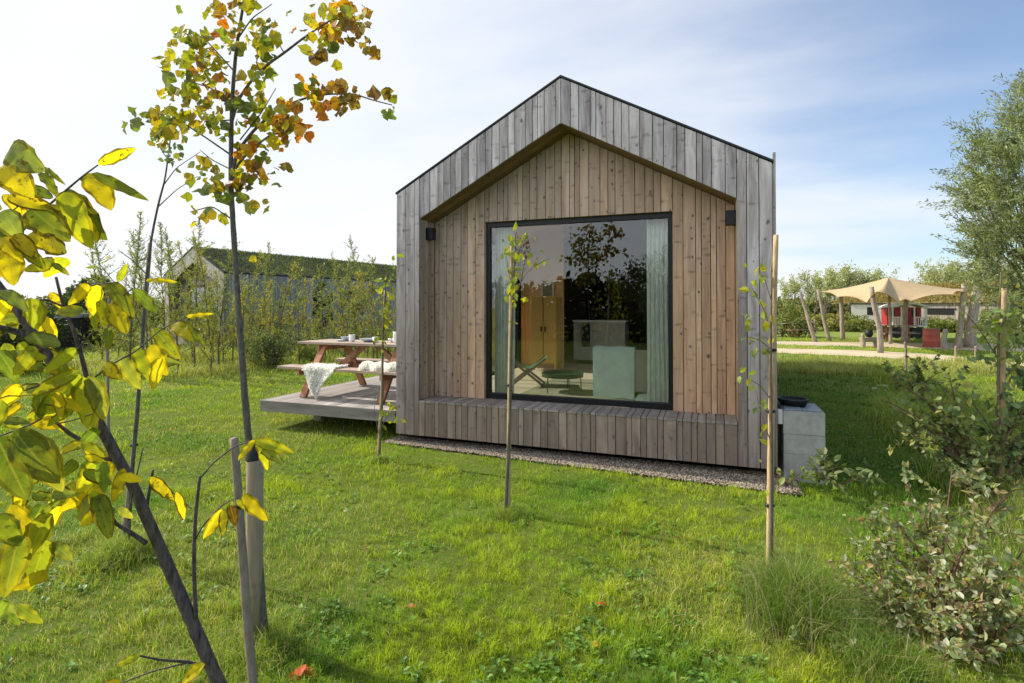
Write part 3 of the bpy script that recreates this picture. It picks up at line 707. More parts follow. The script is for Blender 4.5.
def lawn():
    # sample in camera polar space, density ~ 1/d^2
    k=600000
    d=np.exp(rng.uniform(math.log(2.3),math.log(34),k)); a=rng.uniform(-.86,.86,k)
    p=CAM[None,:2]+d[:,None]*(np.cos(a)[:,None]*_fw[None,:2]+np.sin(a)[:,None]*_rt[None,:2])
    x,y=p[:,0],p[:,1]; n1=vnoise(x,y,1.1,3); n2=vnoise(x,y,3.3,4); n3=vnoise(x,y,.35,5); n4=vnoise(x,y,9.,6)
    bare=np.clip((vnoise(x,y,1.7,8)*.5+n4*.5-.56)/.12,0,1)
    keep=(~blocked(x,y))&(rng.rand(k)>bare*.55)&~(underdeck(x,y)&(rng.rand(k)>.3))
    # the path and yard stay clear
    pxy=((p-CAM[:2])@np.stack([_fw[:2],_rt[:2]],1)); dd=pxy[:,0]; px=512+FPX*pxy[:,1]/dd; py=306.6+FPX*1.752/dd
    on=lambda X,A,Bb: (py>np.interp(px,X,A))&(py<np.interp(px,X,Bb))
    keep&=~on([700,780,860,930,1000,1070],[347.5,348.5,350.5,354,361,368],[351,353.2,356.5,361,370,380])
    keep&=~on([700,780,860,930,1070],[340.5,341.5,342.5,343,345],[343.5,344.8,346.8,349,354])
    p=p[keep];d=d[keep];n1=n1[keep];n2=n2[keep];n3=n3[keep];n4=n4[keep];k=len(p);x,y=p[:,0],p[:,1]
    h=(.016+.036*n1+.040*n2**2)*rng.uniform(.55,1.35,k)*(1+np.clip(d-7,0,20)*.03)
    wd=np.maximum(.0014,.00036*d)*rng.uniform(.6,1.4,k)
    lean=rng.uniform(.15,1.0,k); cl=np.clip((vnoise(x,y,22.,61)*.6+vnoise(x,y,8.,62)*.4-.32)/.36,0,1); h*=.60+.75*cl
    c=np.array([.23,.37,.018])[None]*(1-n2[:,None])+np.array([.43,.49,.028])[None]*n2[:,None]; c=c*(.60+.52*cl[:,None])
    dark=np.array([.15,.30,.035])[None]; t=np.clip((n1-.55)*3,0,1)[:,None]; c=c*(1-t)+dark*t
    dry=rng.rand(k)<(.05+.38*np.clip((vnoise(x,y,.8,9)-.5)*3,0,1)); c[dry]=np.array([.58,.50,.22])*rng.uniform(.6,1.2,(dry.sum(),1))
    c*=rng.uniform(.6,1.4,(k,1))*(.8+.4*n3[:,None]); sh=(x>4.45)&(y>.1)&(x<8.6)&(y<12.5); c[sh]*=[.30,.50,.32]; h[sh]*=.7  # blades in the cabin's shadow are painted darker and greener, and kept shorter
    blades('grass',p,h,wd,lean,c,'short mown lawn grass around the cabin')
lawn()
def tufts(name,spots,label,col=(.27,.36,.06),cat='long grass'):
    ps=[];hs=[];ws=[];ls=[];cs=[]
    for (x,y,r,h,k) in spots:
        q=rng.randn(k,2)*r*.5; ps.append(q+[x,y]); f=np.exp(-(np.hypot(q[:,0],q[:,1])/r)**2)
        hs.append(h*(.35+.65*f)*rng.uniform(.5,1.25,k)); d=np.hypot(x-CAM[0],y-CAM[1]); ws.append(np.full(k,max(.0016,.00042*d))*rng.uniform(.6,1.3,k)); ls.append(rng.uniform(.2,1.15,k))
        c=np.array(col)[None]*rng.uniform(.5,1.35,(k,1)); dry=rng.rand(k)<.16; c[dry]=np.array([.48,.40,.20])*rng.uniform(.7,1.2,(dry.sum(),1)); cs.append(c)
    blades(name,np.concatenate(ps),np.concatenate(hs),np.concatenate(ws),np.concatenate(ls),np.concatenate(cs),label,cat=cat)
def gp(px,py): return GP(px,py)[:2]
sp=[]
for px,py,r,h,k in [(507,520,.17,.13,900),(120,562,.22,.20,1300),(262,648,.25,.16,1300),(378,462,.12,.10,350)]:
    x,y=gp(px,py); sp.append((x,y,r,h,k))
for px,py,r,h,k in [(803,620,.27,.42,3300),(840,640,.22,.24,1300),(773,598,.14,.26,900),(880,676,.3,.22,1200)]:
    x,y=gp(px,py); sp.append((x,y,r,h,k))
# rough grass along the right side and under the saplings at the left
for i in range(120):
    px=rng.uniform(885,1060); py=rng.uniform(np.interp(px,[850,900,960,1060],[362,372,390,420]),np.interp(px,[850,900,960,1060],[378,425,475,560])); x,y=gp(px,py)
    sp.append((x,y,.45,rng.uniform(.22,.45),330))
for i in range(110):
    px=rng.uniform(775,1010); py=rng.uniform(362,374); x,y=gp(px,py); sp.append((x,y,.6,rng.uniform(.12,.32),170))
for i in range(170):
    px=rng.uniform(60,420); py=rng.uniform(343,371)+(6 if px<260 else 0); x,y=gp(px,py); sp.append((x,y,.8,rng.uniform(.12,.42),150))
tufts('long_grass',[s for s in sp[:4]+sp[8:128]],'uncut long grass in tufts round the stakes and along the lawn edges')
tufts('dry_long_grass',sp[128:],'pale seeding long grass along the path and under the row of saplings',col=(.40,.42,.13))
tufts('grass_tufts',sp[4:8],'tall dark green grass tuft around the foot of the right-hand cane',col=(.17,.27,.04))
def weeds():
    k=5200; d=np.exp(rng.uniform(math.log(2.4),math.log(9),k)); a=rng.uniform(-.85,.85,k)
    p=CAM[None,:2]+d[:,None]*(np.cos(a)[:,None]*_fw[None,:2]+np.sin(a)[:,None]*_rt[None,:2])
    w=vnoise(p[:,0],p[:,1],2.2,21)*.6+vnoise(p[:,0],p[:,1],7.,22)*.4
    keep=(w>.58)&~blocked(p[:,0],p[:,1])&~underdeck(p[:,0],p[:,1]); p=p[keep]; k=len(p); m=M()
    nl=5
    c0=np.repeat(p,nl,0); k2=len(c0); a=rng.rand(k2)*6.283; L=rng.uniform(.018,.045,k2); el=rng.uniform(.1,.7,k2)
    u=np.stack([np.cos(a)*np.cos(el),np.sin(a)*np.cos(el),np.sin(el)],-1); s=np.stack([-np.sin(a),np.cos(a),0*a],-1)
    b=np.stack([c0[:,0],c0[:,1],H(c0[:,0],c0[:,1])+rng.uniform(.004,.03,k2)],-1)
    V=np.stack([b,b+u*L[:,None]*.5+s*L[:,None]*.3,b+u*L[:,None]*.95+[0,0,-.004],b+u*L[:,None]*.5-s*L[:,None]*.3],1).reshape(-1,3)
    c=np.array([.12,.22,.04])*rng.uniform(.6,1.9,(k2,1)); 
    m.add(V,np.arange(k2*4).reshape(-1,4),np.repeat(c,4,0)); o=m.build('broadleaf_weeds',MT['leaf']); tag(o,'small dark clover and dock leaves scattered through the lawn','weeds',kind='stuff')
weeds()

# ============================================================= leaves and trees
LT={ # template: (u,v,w) and faces
 'dia':(np.array([[0,0,0],[.5,.5,.04],[1,0,-.03],[.5,-.5,.04]]),np.array([[0,1,2,3]])),
 'round':(np.array([[0,0,0],[.10,.26,.05],[.30,.46,.09],[.50,.44,.06],[.62,.50,.08],[.82,.30,.0],[1,0,-.12],[.84,-.28,.0],[.66,-.48,.07],[.48,-.45,.05],[.28,-.48,.09],[.08,-.24,.05],[.5,0,-.02]]),np.array([(i,12,(i+1)%12) for i in range(12)])),
 'oval':(np.array([[0,0,0],[.28,.40,.07],[.62,.46,.05],[1,0,-.12],[.62,-.46,.05],[.28,-.40,.07],[.45,0,0]]),None),
}
OV=[(0,6,1),(1,6,2),(2,6,3),(3,6,4),(4,6,5),(5,6,0)]
def leaf_cloud(m,pos,d,L,wr,col,kind='dia',nrm=None,jit=0.):
    k=len(pos); T,F=LT[kind]
    if F is None: F=np.array(OV)
    d=d/(np.linalg.norm(d,axis=1)[:,None]+1e-9)
    r=rng.randn(k,3) if nrm is None else nrm
    s=np.cross(d,r); s/=np.linalg.norm(s,axis=1)[:,None]+1e-9; nn=np.cross(s,d)
    L=np.broadcast_to(L,(k,))[:,None,None]
    V=pos[:,None,:]+L*(T[None,:,0:1]*d[:,None]+T[None,:,1:2]*wr*s[:,None]+T[None,:,2:3]*nn[:,None])
    if jit: V=V+L*jit*(rng.rand(*V.shape)-.5)*np.minimum(1,T[None,:,0:1]*4)
    luv=np.stack([np.broadcast_to(T[:,0],(k,len(T))),np.broadcast_to(T[:,1]*2,(k,len(T))),np.broadcast_to(rng.rand(k)[:,None],(k,len(T)))],-1).reshape(-1,3)
    FF=(F[None]+np.arange(k)[:,None,None]*len(T)).reshape(-1,F.shape[1])
    m.add(V.reshape(-1,3),FF,np.repeat(col,len(T),0),luv=luv)
def pal(k,cols,w=None,jit=.3):
    cols=np.array(cols,float); i=rng.choice(len(cols),k,p=None if w is None else np.array(w)/np.sum(w))
    return cols[i]*rng.uniform(1-jit,1+jit,(k,1))
def spline(pts,n=24):
    pts=np.array(pts,float); k=len(pts); s=np.r_[0,np.cumsum(np.linalg.norm(np.diff(pts,axis=0),axis=1))]; q=np.linspace(0,s[-1],n)
    from numpy import interp
    lin=np.stack([np.interp(q,s,pts[:,i]) for i in range(pts.shape[1])],-1)
    for _ in range(2):
        l2=lin.copy(); l2[1:-1]=(lin[:-2]+2*lin[1:-1]+lin[2:])/4; lin=l2
    return lin
def rot_rand(d,ang):
    r=rng.randn(3); r-=d*(r@d); r/=np.linalg.norm(r); v=d*math.cos(ang)+r*math.sin(ang); return v/np.linalg.norm(v)
def grow(m,tips,p,d,L,r,lev,up=.25,n=6,split=(2,4),shrink=.68,ang=.6,wob=.12):
    pts=[p]; seg=6
    for i in range(seg):
        d=d+rng.randn(3)*wob+np.array([0,0,up*.15]); d/=np.linalg.norm(d); pts.append(pts[-1]+d*L/seg)
    rad=np.linspace(r,r*.6 if lev>0 else r*.3,seg+1); m.tube(pts,rad,n if lev>1 else 4,cap=False)
    if lev==0:
        for q in pts[1:]: tips.append((q,d))
        return
    tips.append((pts[-1],d))
    for j in range(rng.randint(*split)+1):
        i=rng.randint(seg//3,seg+1) if j else seg
        grow(m,tips,pts[i],rot_rand(d,ang*rng.uniform(.6,1.3)),L*shrink*rng.uniform(.8,1.15),r*.6*(1-.06*(seg-i)),lev-1,up,n,split,shrink,ang,wob)
def tree(name,label,cat,x,y,h,spread,leafL,cols,nleaf,group=None,lev=3,wr=.5,trunk=.25,droop=0.,cl=.25,r0=None,lean=(0,0),mat='farleaf',kind='dia',w=None,z=0,bark='bark',ang=.6,up=.25):
    t=empty(name,(x,y,z),0,label,cat,group); m=M(); tips=[]
    r0=r0 or h*.02; th=h*trunk
    d=np.array([lean[0],lean[1],1.]); d/=np.linalg.norm(d)
    tr=np.array([[0,0,-.05],[d[0]*th*.5,d[1]*th*.5,th*.5],list(d*th)]); m.tube(tr,[r0*1.3,r0,r0*.85],8,cap=False)
    k0=4 if spread<.6 else 6
    for j in range(k0):
        dd=rot_rand(d,rng.uniform(.15,1.)*ang*(1.5 if spread>.5 else .8)); grow(m,tips,tr[2],dd,h*(1-trunk)*.42,r0*.6,lev-1,up,6,(2,4),.66,ang,.13)
    m.build('trunk',MT[bark],t)
    P_=np.array([a for a,b in tips]); D_=np.array([b for a,b in tips])
    i=rng.randint(len(P_),size=nleaf); pos=P_[i]+rng.randn(nleaf,3)*cl*h*.12; dd=D_[i]*.7+rng.randn(nleaf,3)*.7+np.array([0,0,-droop])
    m=M(); c=pal(nleaf,cols,w)
    leaf_cloud(m,pos,dd,leafL*rng.uniform(.6,1.3,nleaf),wr,c,kind); m.build('crown',MT[mat],t); return t
def hedge_bush(name,label,cat,x,y,rx,ry,h,leafL,cols,nleaf,group=None,w=None,mat='farleaf',wr=.55,kind='dia',z=0,rz=0.,shell=.55):
    """loose rounded shrub: stems and leaf clumps through an uneven volume"""
    t=empty(name,(x,y,z),rz,label,cat,group)
    nc=max(8,int(nleaf/120)); a=rng.rand(nc)*6.283; rr=np.sqrt(rng.rand(nc)); zc=h*rng.uniform(.15,.95,nc); sc=np.sqrt(np.clip(1-(zc/h-.3)**2*1.3,.15,1))
    C=np.stack([np.cos(a)*rr*rx*sc,np.sin(a)*rr*ry*sc,zc*(.8+.35*rng.rand(nc))],-1)
    m=M()
    for j in range(min(nc,26)): m.tube(spline([(C[j,0]*.15,C[j,1]*.15,-.03),(C[j,0]*.5,C[j,1]*.5,C[j,2]*.5),tuple(C[j])],6),np.linspace(.012*h,.003*h,6),4,cap=False)
    m.build('stems',MT['twig'],t)
    i=rng.randint(nc,size=nleaf); q=rng.randn(nleaf,3); q/=np.linalg.norm(q,axis=1)[:,None]; rad=rng.uniform(.3,1,(nleaf,1))**shell*.30*min(h,rx)*rng.uniform(.7,1.3,nc)[i][:,None]
    pos=C[i]+q*rad; pos[:,2]=np.abs(pos[:,2]); tone=rng.uniform(.65,1.3,nc)[i][:,None]
    m=M(); leaf_cloud(m,pos,q+rng.randn(nleaf,3)*.6,leafL*rng.uniform(.6,1.3,nleaf),wr,pal(nleaf,cols,w)*tone,kind); m.build('foliage',MT[mat],t); return t

# ============================================================= willow saplings on the left
YG=[(.28,.29,.07),(.38,.34,.09),(.21,.25,.08),(.36,.27,.09)]
GG=[(.15,.20,.08),(.21,.25,.11),(.27,.29,.09)]
def willow_shoot(h,cols,nt,dens,name='willow_sapling',wood='twig'):
    t=empty(name); m=M(); k=16; zz=np.linspace(0,h,k); bx=rng.randn()*.10*h; by=rng.randn()*.10*h
    st=np.stack([bx*(zz/h)**2+.02*np.sin(zz*3),by*(zz/h)**2+.02*np.cos(zz*2.3),zz-.05],-1); m.tube(st,np.linspace(.016+.003*h,.003,k),5,cap=False)
    tw=[]
    for j in range(nt):
        f=rng.uniform(.10,.97); z=f*h; p=np.array([np.interp(z,zz,st[:,i]) for i in range(3)])
        a=rng.rand()*6.28; el=rng.uniform(.45,1.2); d=np.array([math.cos(a)*math.cos(el),math.sin(a)*math.cos(el),math.sin(el)]); L=rng.uniform(.22,.75)*(1.25-f)*h*.36
        q=spline([p,p+d*L*.5,p+d*L+np.array([0,0,.05*L])],5); m.tube(q,np.linspace(.006,.0015,5),3,cap=False); tw.append(q)
    tw.append(st[9:]); tw.append(st[11:])
    m.build('stem',MT[wood],t)
    pos=[];dd=[]
    for q in tw:
        L=np.linalg.norm(q[-1]-q[0]); n_=max(3,int(L*dens)); f=rng.rand(n_)*(len(q)-1.001); i=f.astype(int); ff=(f-i)[:,None]
        p=q[i]*(1-ff)+q[i+1]*ff; pos.append(p); ax=(q[i+1]-q[i]); ax/=np.linalg.norm(ax,axis=1)[:,None]; dd.append(ax*.75+rng.randn(n_,3)*.55)
    pos=np.concatenate(pos); dd=np.concatenate(dd); k=len(pos)
    m=M(); leaf_cloud(m,pos,dd,rng.uniform(.05,.12,k),.22,pal(k,cols)); m.build('leaves',MT['leaf'],t); return t
protos=[]
for i in range(7):
    protos.append((willow_shoot(rng.uniform(2.1,2.9),YG if i%3 else GG,34,62),'yg'))
tall=[]
for i in range(4): tall.append(willow_shoot(rng.uniform(3.6,4.3),GG if i%2 else YG[:3],44,60))
used=set()
def plant_saplings():
    i=0
    lab=['slender yellow-green willow sapling in the row before the grey neighbouring cabin']
    xs_=np.linspace(203,394,56)+rng.uniform(-3,3,56)
    for px in xs_:
        base=rng.uniform(349,369); p=GP(px,base); src=protos[i%7][0]
        o=src if i<7 else copy_tree(src); o.location=(p[0],p[1],0); o.rotation_euler=(0,0,rng.rand()*6.28); s=rng.uniform(.72,1.2)*(1.0 if px>230 else 1.1); o.scale=(s,s,s)
        tag(o,lab[0],'sapling','willow saplings before the neighbouring cabin'); i+=1
    i=0
    for px in list(np.linspace(100,216,14)+rng.uniform(-4,4,14))+[250,262,345,362]:
        base=rng.uniform(356,378) if px<230 else rng.uniform(355,360); p=GP(px,base); src=tall[i%4]; o=src if i<4 else copy_tree(src)
        o.location=(p[0],p[1],0); o.rotation_euler=(0,0,rng.rand()*6.28); s=rng.uniform(.80,1.08) if px<225 else rng.uniform(.92,1.05); o.scale=(s,s,s)
        tag(o,'tall feathery willow sapling rising above the roof line left of the picnic table','sapling','tall willow saplings at the left'); i+=1
plant_saplings()
# thin bare sticks among them and a slim dark conifer pair
for px,lab in ((308,'slim dark columnar conifer left of centre before the grey wall'),(364,'slim brownish conifer right of the other one before the grey wall')):
    pass
x,y,_=GP(322,352); hedge_bush('column_shrub','slim dark columnar shrub before the grey wall of the neighbouring cabin','shrub',x,y,.30,.30,2.9,.09,[(.03,.05,.018),(.05,.075,.025)],2600)
x,y,_=GP(352,350); hedge_bush('column_shrub','slim orange-brown columnar shrub before the grey wall of the neighbouring cabin','shrub',x,y,.28,.28,2.7,.09,[(.12,.09,.025),(.09,.06,.02),(.07,.09,.025)],1600)
x,y,_=GP(272,368); hedge_bush('round_shrub','bushy grey-green shrub left of the picnic table at the lawn edge','shrub',x,y,.75,.6,1.15,.07,[(.13,.17,.08),(.19,.23,.11),(.24,.27,.11)],4200)
x,y,_=GP(310,364); hedge_bush('low_shrub','low green shrub behind the left leg of the picnic table','shrub',x,y,.5,.4,.5,.07,[(.17,.24,.06),(.22,.27,.07)],1300)

# ============================================================= neighbouring cabin
nl=np.array([P(224,300,22.)[0],P(224,300,22.)[1]])
NAZ=R(-10)     # its length runs 10 degrees clockwise of +Y
nb=empty('neighbour_cabin',(nl[0],nl[1],0),NAZ,'grey timber cabin with green planted roof behind the row of saplings','cabin')
NW,NE,NR,NL,ND=4.6,3.15,4.30,14.,.55   # local: right front corner at origin, x from -NW..0, y back
def nroof(x): return NE+(NR-NE)*(1-abs(x+NW/2)/(NW/2))
m=M()
for (a,b) in ((-NW,-NW+.42),(-.42,0.)):
    s=splits(a,b,(.10,.13)); 
    for i in range(len(s)-1): m.prism([(s[i]+.006,.1),(s[i+1]-.006,.1),(s[i+1]-.006,nroof(s[i+1])),(s[i]+.006,nroof(s[i]))],-.02,.02,bcol())
s=splits(-NW+.42,-NW/2,(.10,.13))+splits(-NW/2,-.42,(.10,.13))[1:]
for i in range(len(s)-1):
    m.prism([(s[i]+.006,nroof(s[i])-.62),(s[i+1]-.006,nroof(s[i+1])-.62),(s[i+1]-.006,nroof(s[i+1])),(s[i]+.006,nroof(s[i]))],-.02,.02,bcol())
    m.box(s[i]+.006,s[i+1]-.006,-.02,.02,.1,.62,bcol())
m.build('front_cladding',MT['pale'],nb)
m=M(); s=splits(0.03,NL,(.10,.13,.16))
for i in range(len(s)-1):
    m.box(-.02,.02,s[i]+.006,s[i+1]-.006,.1,NE-.02,bcol()); 
m.build('side_cladding',MT['farclad'],nb)
m=M(); m.box(-NW+.02,-.03,ND,ND+.1,.1,NE); m.box(-NW+.02,-.03,NL-.1,NL,.1,NE); m.box(-NW-.02,-NW+.02,.03,NL,.1,NE-.02,(.5,.5,.5)); m.box(-.09,-.03,.03,NL-.1,.1,NE-.05)
m.prism([(-NW+.02,NE),(-.03,NE),(-NW/2,NR-.12)],ND,ND+.1,(.6,.4,.8)); m.build('wall',MT['barn'],nb)
m=M()
for sg in (-1,1):
    xe=-NW/2+sg*(NW/2+.03); q=[(xe,NE-.02),(-NW/2,NR-.01),(-NW/2,NR+.06),(xe,NE+.05)]; m.prism(q if sg<0 else q[::-1],-.04,NL)
rf=m.build('roof',MT['roof'],nb)
m=M(); k=30000; yy=rng.uniform(-.02,NL,k); xx=rng.uniform(-NW,0,k); zz=np.array(nroof(xx))+.06
pos=np.stack([xx,yy,zz],-1); cc=pal(k,[(.10,.17,.035),(.15,.21,.045),(.07,.11,.03),(.20,.19,.06)])*(.6+.8*vnoise(xx,yy,1.5,31))[:,None]
leaf_cloud(m,pos,rng.randn(k,3)*.6+[0,0,1],rng.uniform(.045,.095,k),.4,cc); m.build('sedum',MT['farleaf'],rf)
m=M(); m.box(-NW+.9,-1.0,ND-.06,ND-.01,.62,2.7); wf=m.build('window_frame',MT['black'],nb); m=M(); m.box(-NW+1.0,-1.1,ND-.075,ND-.065,.72,2.6); m.build('pane',gm,wf)
m=M(); m.box(-1.5,-.3,-.75,-.25,0,.55); o=m.build('planter_box',MT['barn'],loc=(0,0,0)); o.rotation_euler=(0,0,NAZ); o.location=(nl[0],nl[1],0); tag(o,'pale board planter box in front of the neighbouring cabin','planter')

# ============================================================= right-hand background
def WP(px,py,d): return P(px,py,d)
def gd(py): return FPX*1.752/(py-306.6)
tent=empty('stretch_tent',tuple(GP(888,346)[:2])+(0,),0,'sand coloured stretch tent on crooked wooden poles beyond the path','tent')
tb=np.array(tent.location)
def lpole(top,bot,r,label=None,parent=tent,mat='log',name='pole'):
    d=gd(bot[1]); b=P(*bot,d); b[2]=-.05; a=P(*top,d); 
    pts=spline([b,b*.65+a*.35+rng.randn(3)*.05,b*.3+a*.7+rng.randn(3)*.05,a],10); m=M(); m.tube(pts-tb,np.linspace(r*1.1,r*.8,10),8,wob=.06); return m.build(name,MT[mat],parent,smooth=True)
for tp,bt,r in [((799.7,292),(816,342),.09),((817.8,289.6),(830,340.8),.09),((839.8,291),(843.3,340.5),.11),((871.4,287),(880.2,352.8),.10),((889.3,296),(890.4,344),.07),((906.2,300),(904.5,343),.13),((964,284),(956.8,348),.12)]:
    lpole(tp,bt,r)
# canopy: perimeter points pulled to one peak; depths follow the poles
peak=P(888.5,277.5,23.5)
per=[(P(818,292.5,27.5),0),(P(838,296.5,25),.0),(P(867,302,20.6),0),(P(877,291.5,19.2),1),(P(898,302.5,20.3),0),(P(911,301.,20.6),0),(P(953,294.5,21.5),0),(P(966,292.5,22.6),0),(P(958,290,29),0),(P(900,290,32),0),(P(850,290,31),0)]
m=M(); pts=[p for p,_ in per]; n_=len(pts); seg=10; ring=[]
for i in range(n_):
    a=pts[i]; b=pts[(i+1)%n_]
    for j in range(seg):
        f=j/seg; q=a*(1-f)+b*f; c_=(peak-q); c_[2]=0; q=q+c_*.035*math.sin(math.pi*f); q[2]+=.10*math.sin(math.pi*f); ring.append(q)
ring=np.array(ring); T_=np.linspace(0,1,16); G=np.zeros((16,len(ring)+1,3))
for i,t_ in enumerate(T_):
    q=peak+(ring-peak)*t_; q[:,2]=ring[:,2]+(peak[2]-ring[:,2])*(1-t_)**1.3
    G[i,:-1]=q; G[i,-1]=q[0]

for i in range(1,16):
    for _ in range(int(46*(1-T_[i])**.8)):
        q=G[i,:-1]; q=(np.roll(q,1,0)+2*q+np.roll(q,-1,0))/4; G[i,:-1]=q; G[i,-1]=q[0]
m.grid(G-tb,(.50,.375,.225)); G2=G.copy(); G2[...,2]-=.02; m.grid(G2[:,::-1]-tb,(.60,.48,.31))
cv_m=mat_leaf('tent_canvas',.12,.8,.1,tint=(1,.85,.6)); m.build('canopy',cv_m,tent,smooth=True)
def single_pole(top,bot,r,name,label,cat):
    d=gd(bot[1]); b=P(*bot,d); b[2]=0; a=P(*top,d); m=M(); m.tube(spline([b-[0,0,.05],b*.6+a*.4+rng.randn(3)*.05,a],9),np.linspace(r*1.2,r*.8,9),9,wob=.08)
    o=m.build(name,MT['log'],smooth=True,loc=b); tag(o,label,cat)
single_pole((977.7,286),(969.7,347.5),.19,'log_post','thick leaning log post just right of the stretch tent','post')
single_pole((945.5,329),(945.5,350.5),.10,'log_post','short upright log stump beside the red barrel','post')
single_pole((862.5,334),(863,347.5),.07,'log_post','short thin log post left of the black spring seat','post')
# barrel
d=gd(347.2); b=P(931.5,347.2,d); t=empty('oil_drum',(b[0],b[1],0),0,'upright faded red oil drum at the edge of the path','drum')
r=.30; h=.78; m=M(); m.lathe([(r*.97,0),(r,.01),(r,h*.32),(r*1.03,h*.335),(r,h*.35),(r,h*.65),(r*1.03,h*.665),(r,h*.68),(r,h-.01),(r*1.02,h),(r*.96,h),(r*.95,h-.02),(.01,h-.02)],(0,0,0),28); m.build('body',MT['rust'],t,smooth=True)
m=M(); m.lathe([(r*1.0,h+.001),(r*1.03,h+.012),(r*.98,h+.02),(.01,h+.012)],(0,0,0),28); m.build('lid',MT['log'],t)
# gypsy wagon
d=30.; b=P(904,340,d); wg=empty('circus_wagon',(b[0],b[1],0),R(12)-YAW*0,'small red and white showman wagon with white porch rail under a curved roof','wagon')
WL,WD,ZF,ZT=1.75,1.15,.72,1.62
m=M(); m.box(-WL/2,WL/2,-WD/2+.55,WD/2,ZF,ZT+.1); m.build('body',MT['red'],wg,bevel=.01)
m=M(); m.box(-WL/2,WL/2,-WD/2,WD/2+.0,ZF-.08,ZF-.002); m.build('chassis',MT['white'],wg)
m=M(); xs=np.linspace(-WL/2-.1,WL/2+.1,15); G=np.array([[(x,y,ZT+.12+.24*(1-(x/(WL/2+.1))**2)) for y in (-WD/2-.1,WD/2+.1)] for x in xs]); m.grid(G); m.grid(G[:,::-1]-[0,0,.05])
for yy in (-WD/2-.1,): 
    for i in range(14): m.add([G[i,0],G[i+1,0],G[i+1,0]-[0,0,.10],G[i,0]-[0,0,.10]],[(0,1,2,3)])
m.build('roof',MT['white'],wg)
for x in (-WL/2+.03,-.40,.25,WL/2-.03):
    m=M(); m.box(x-.03,x+.03,-WD/2+.0,-WD/2+.05,ZF,ZT+.14); m.build('porch_post',MT['white'],wg)
for a,b_ in ((-WL/2+.06,-.43),(.28,WL/2-.06)):
    m=M(); m.box(a,b_,-WD/2+.01,-WD/2+.04,ZF+.42,ZF+.47)
    for x in np.linspace(a+.04,b_-.04,5): m.box(x-.014,x+.014,-WD/2+.012,-WD/2+.038,ZF+.0,ZF+.42)
    m.build('porch_railing',MT['white'],wg)
m=M(); m.box(-.30,.15,-WD/2+.52,-WD/2+.548,ZF+.02,ZF+.95); m.build('door',MT['red'],wg)
for x in (-.62,.52): m=M(); m.box(x-.13,x+.13,-WD/2+.53,-WD/2+.548,ZF+.5,ZF+.85); m.build('window',MT['black'],wg)
for x in (-.55,.55):
    for y in (-WD/2+.25,WD/2-.25):
        m=M(); a=np.linspace(0,2*np.pi,22,endpoint=False)
        m.prism([(x+.30*math.cos(t_),.30+.30*math.sin(t_)) for t_ in a],y-.04,y+.04,(.3,.2,.1)); m.build('wheel',MT['rubber'],wg)
# low barn far behind
def wbox(px0,px1,d0,d1,z,name,mat,label,cat,depth=6,gable=None):
    a=P(px0,306,d0); b=P(px1,306,d1); ax=b-a; L=np.hypot(ax[0],ax[1]); rz=math.atan2(ax[1],ax[0]); t=empty(name,(a[0],a[1],0),rz,label,cat)
    m=M(); x=0
    for i in range(int(L/.22)): m.box(x+.01,x+.21,0,.04,0,z,bcol()); x+=.22
    m.build('cladding',MT[mat],t); m=M(); m.box(0,L,.05,depth,0,z-.02); m.build('wall',MT[mat],t); return t,L
t,L=wbox(905,1040,44,34,2.05,'long_barn','barn','long low brown timber building with overgrown roof behind the tent','barn')
m=M(); k=40; xs=np.linspace(-8,L+.3,k); ys=np.linspace(-.3,7,9)
G=np.array([[(x,y,2.06+1.45*math.sin(math.pi*np.clip((y+.3)/7.3,0,1))**.8*(.55+.45*math.sin(math.pi*np.clip((x+8)/(L+8),0,1)))) for y in ys] for x in xs]); m.grid(G,(.20,.16,.07)); rf=m.build('roof',MT['flat'],t,smooth=True)
kk=26000; iu=rng.rand(kk)*(k-1.01); iv=rng.rand(kk)*(8-.01); a_=iu.astype(int); b_=iv.astype(int); q=G[a_,b_]*(1-(iu-a_))[:,None]+G[a_+1,b_]*(iu-a_)[:,None]; q=q+(G[a_,b_+1]-G[a_,b_])*(iv-b_)[:,None]
m=M(); leaf_cloud(m,q,rng.randn(kk,3)*.6+[0,0,1],rng.uniform(.12,.34,kk),.4,pal(kk,[(.27,.22,.08),(.34,.27,.10),(.20,.19,.06),(.30,.20,.07)])); m.build('roof_grass',MT['farleaf'],rf)
m=M(); m.box(2.1,4.3,-.05,-.0,1.15,1.55); m.build('window',MT['black'],t)
m=M(); m.box(1.9,4.5,-.12,-.06,1.58,1.64); m.build('canopy_beam',MT['roof'],t)
a=P(851,306,46); t=empty('white_cabin',(a[0],a[1],0),-.25,'small whitewashed hut half hidden behind the hedge','hut')
m=M(); m.box(0,2.9,0,2.5,0,1.95); m.build('wall',mat_simple('whitewashed_boards',(.48,.46,.41),.8,.1,.12,4,.1),t); m=M(); m.box(-.1,3.,-.1,2.6,1.952,2.06); m.build('roof',MT['roof'],t)
m=M(); m.box(1.15,1.75,-.03,-.002,1.05,1.70); m.build('window',MT['black'],t)
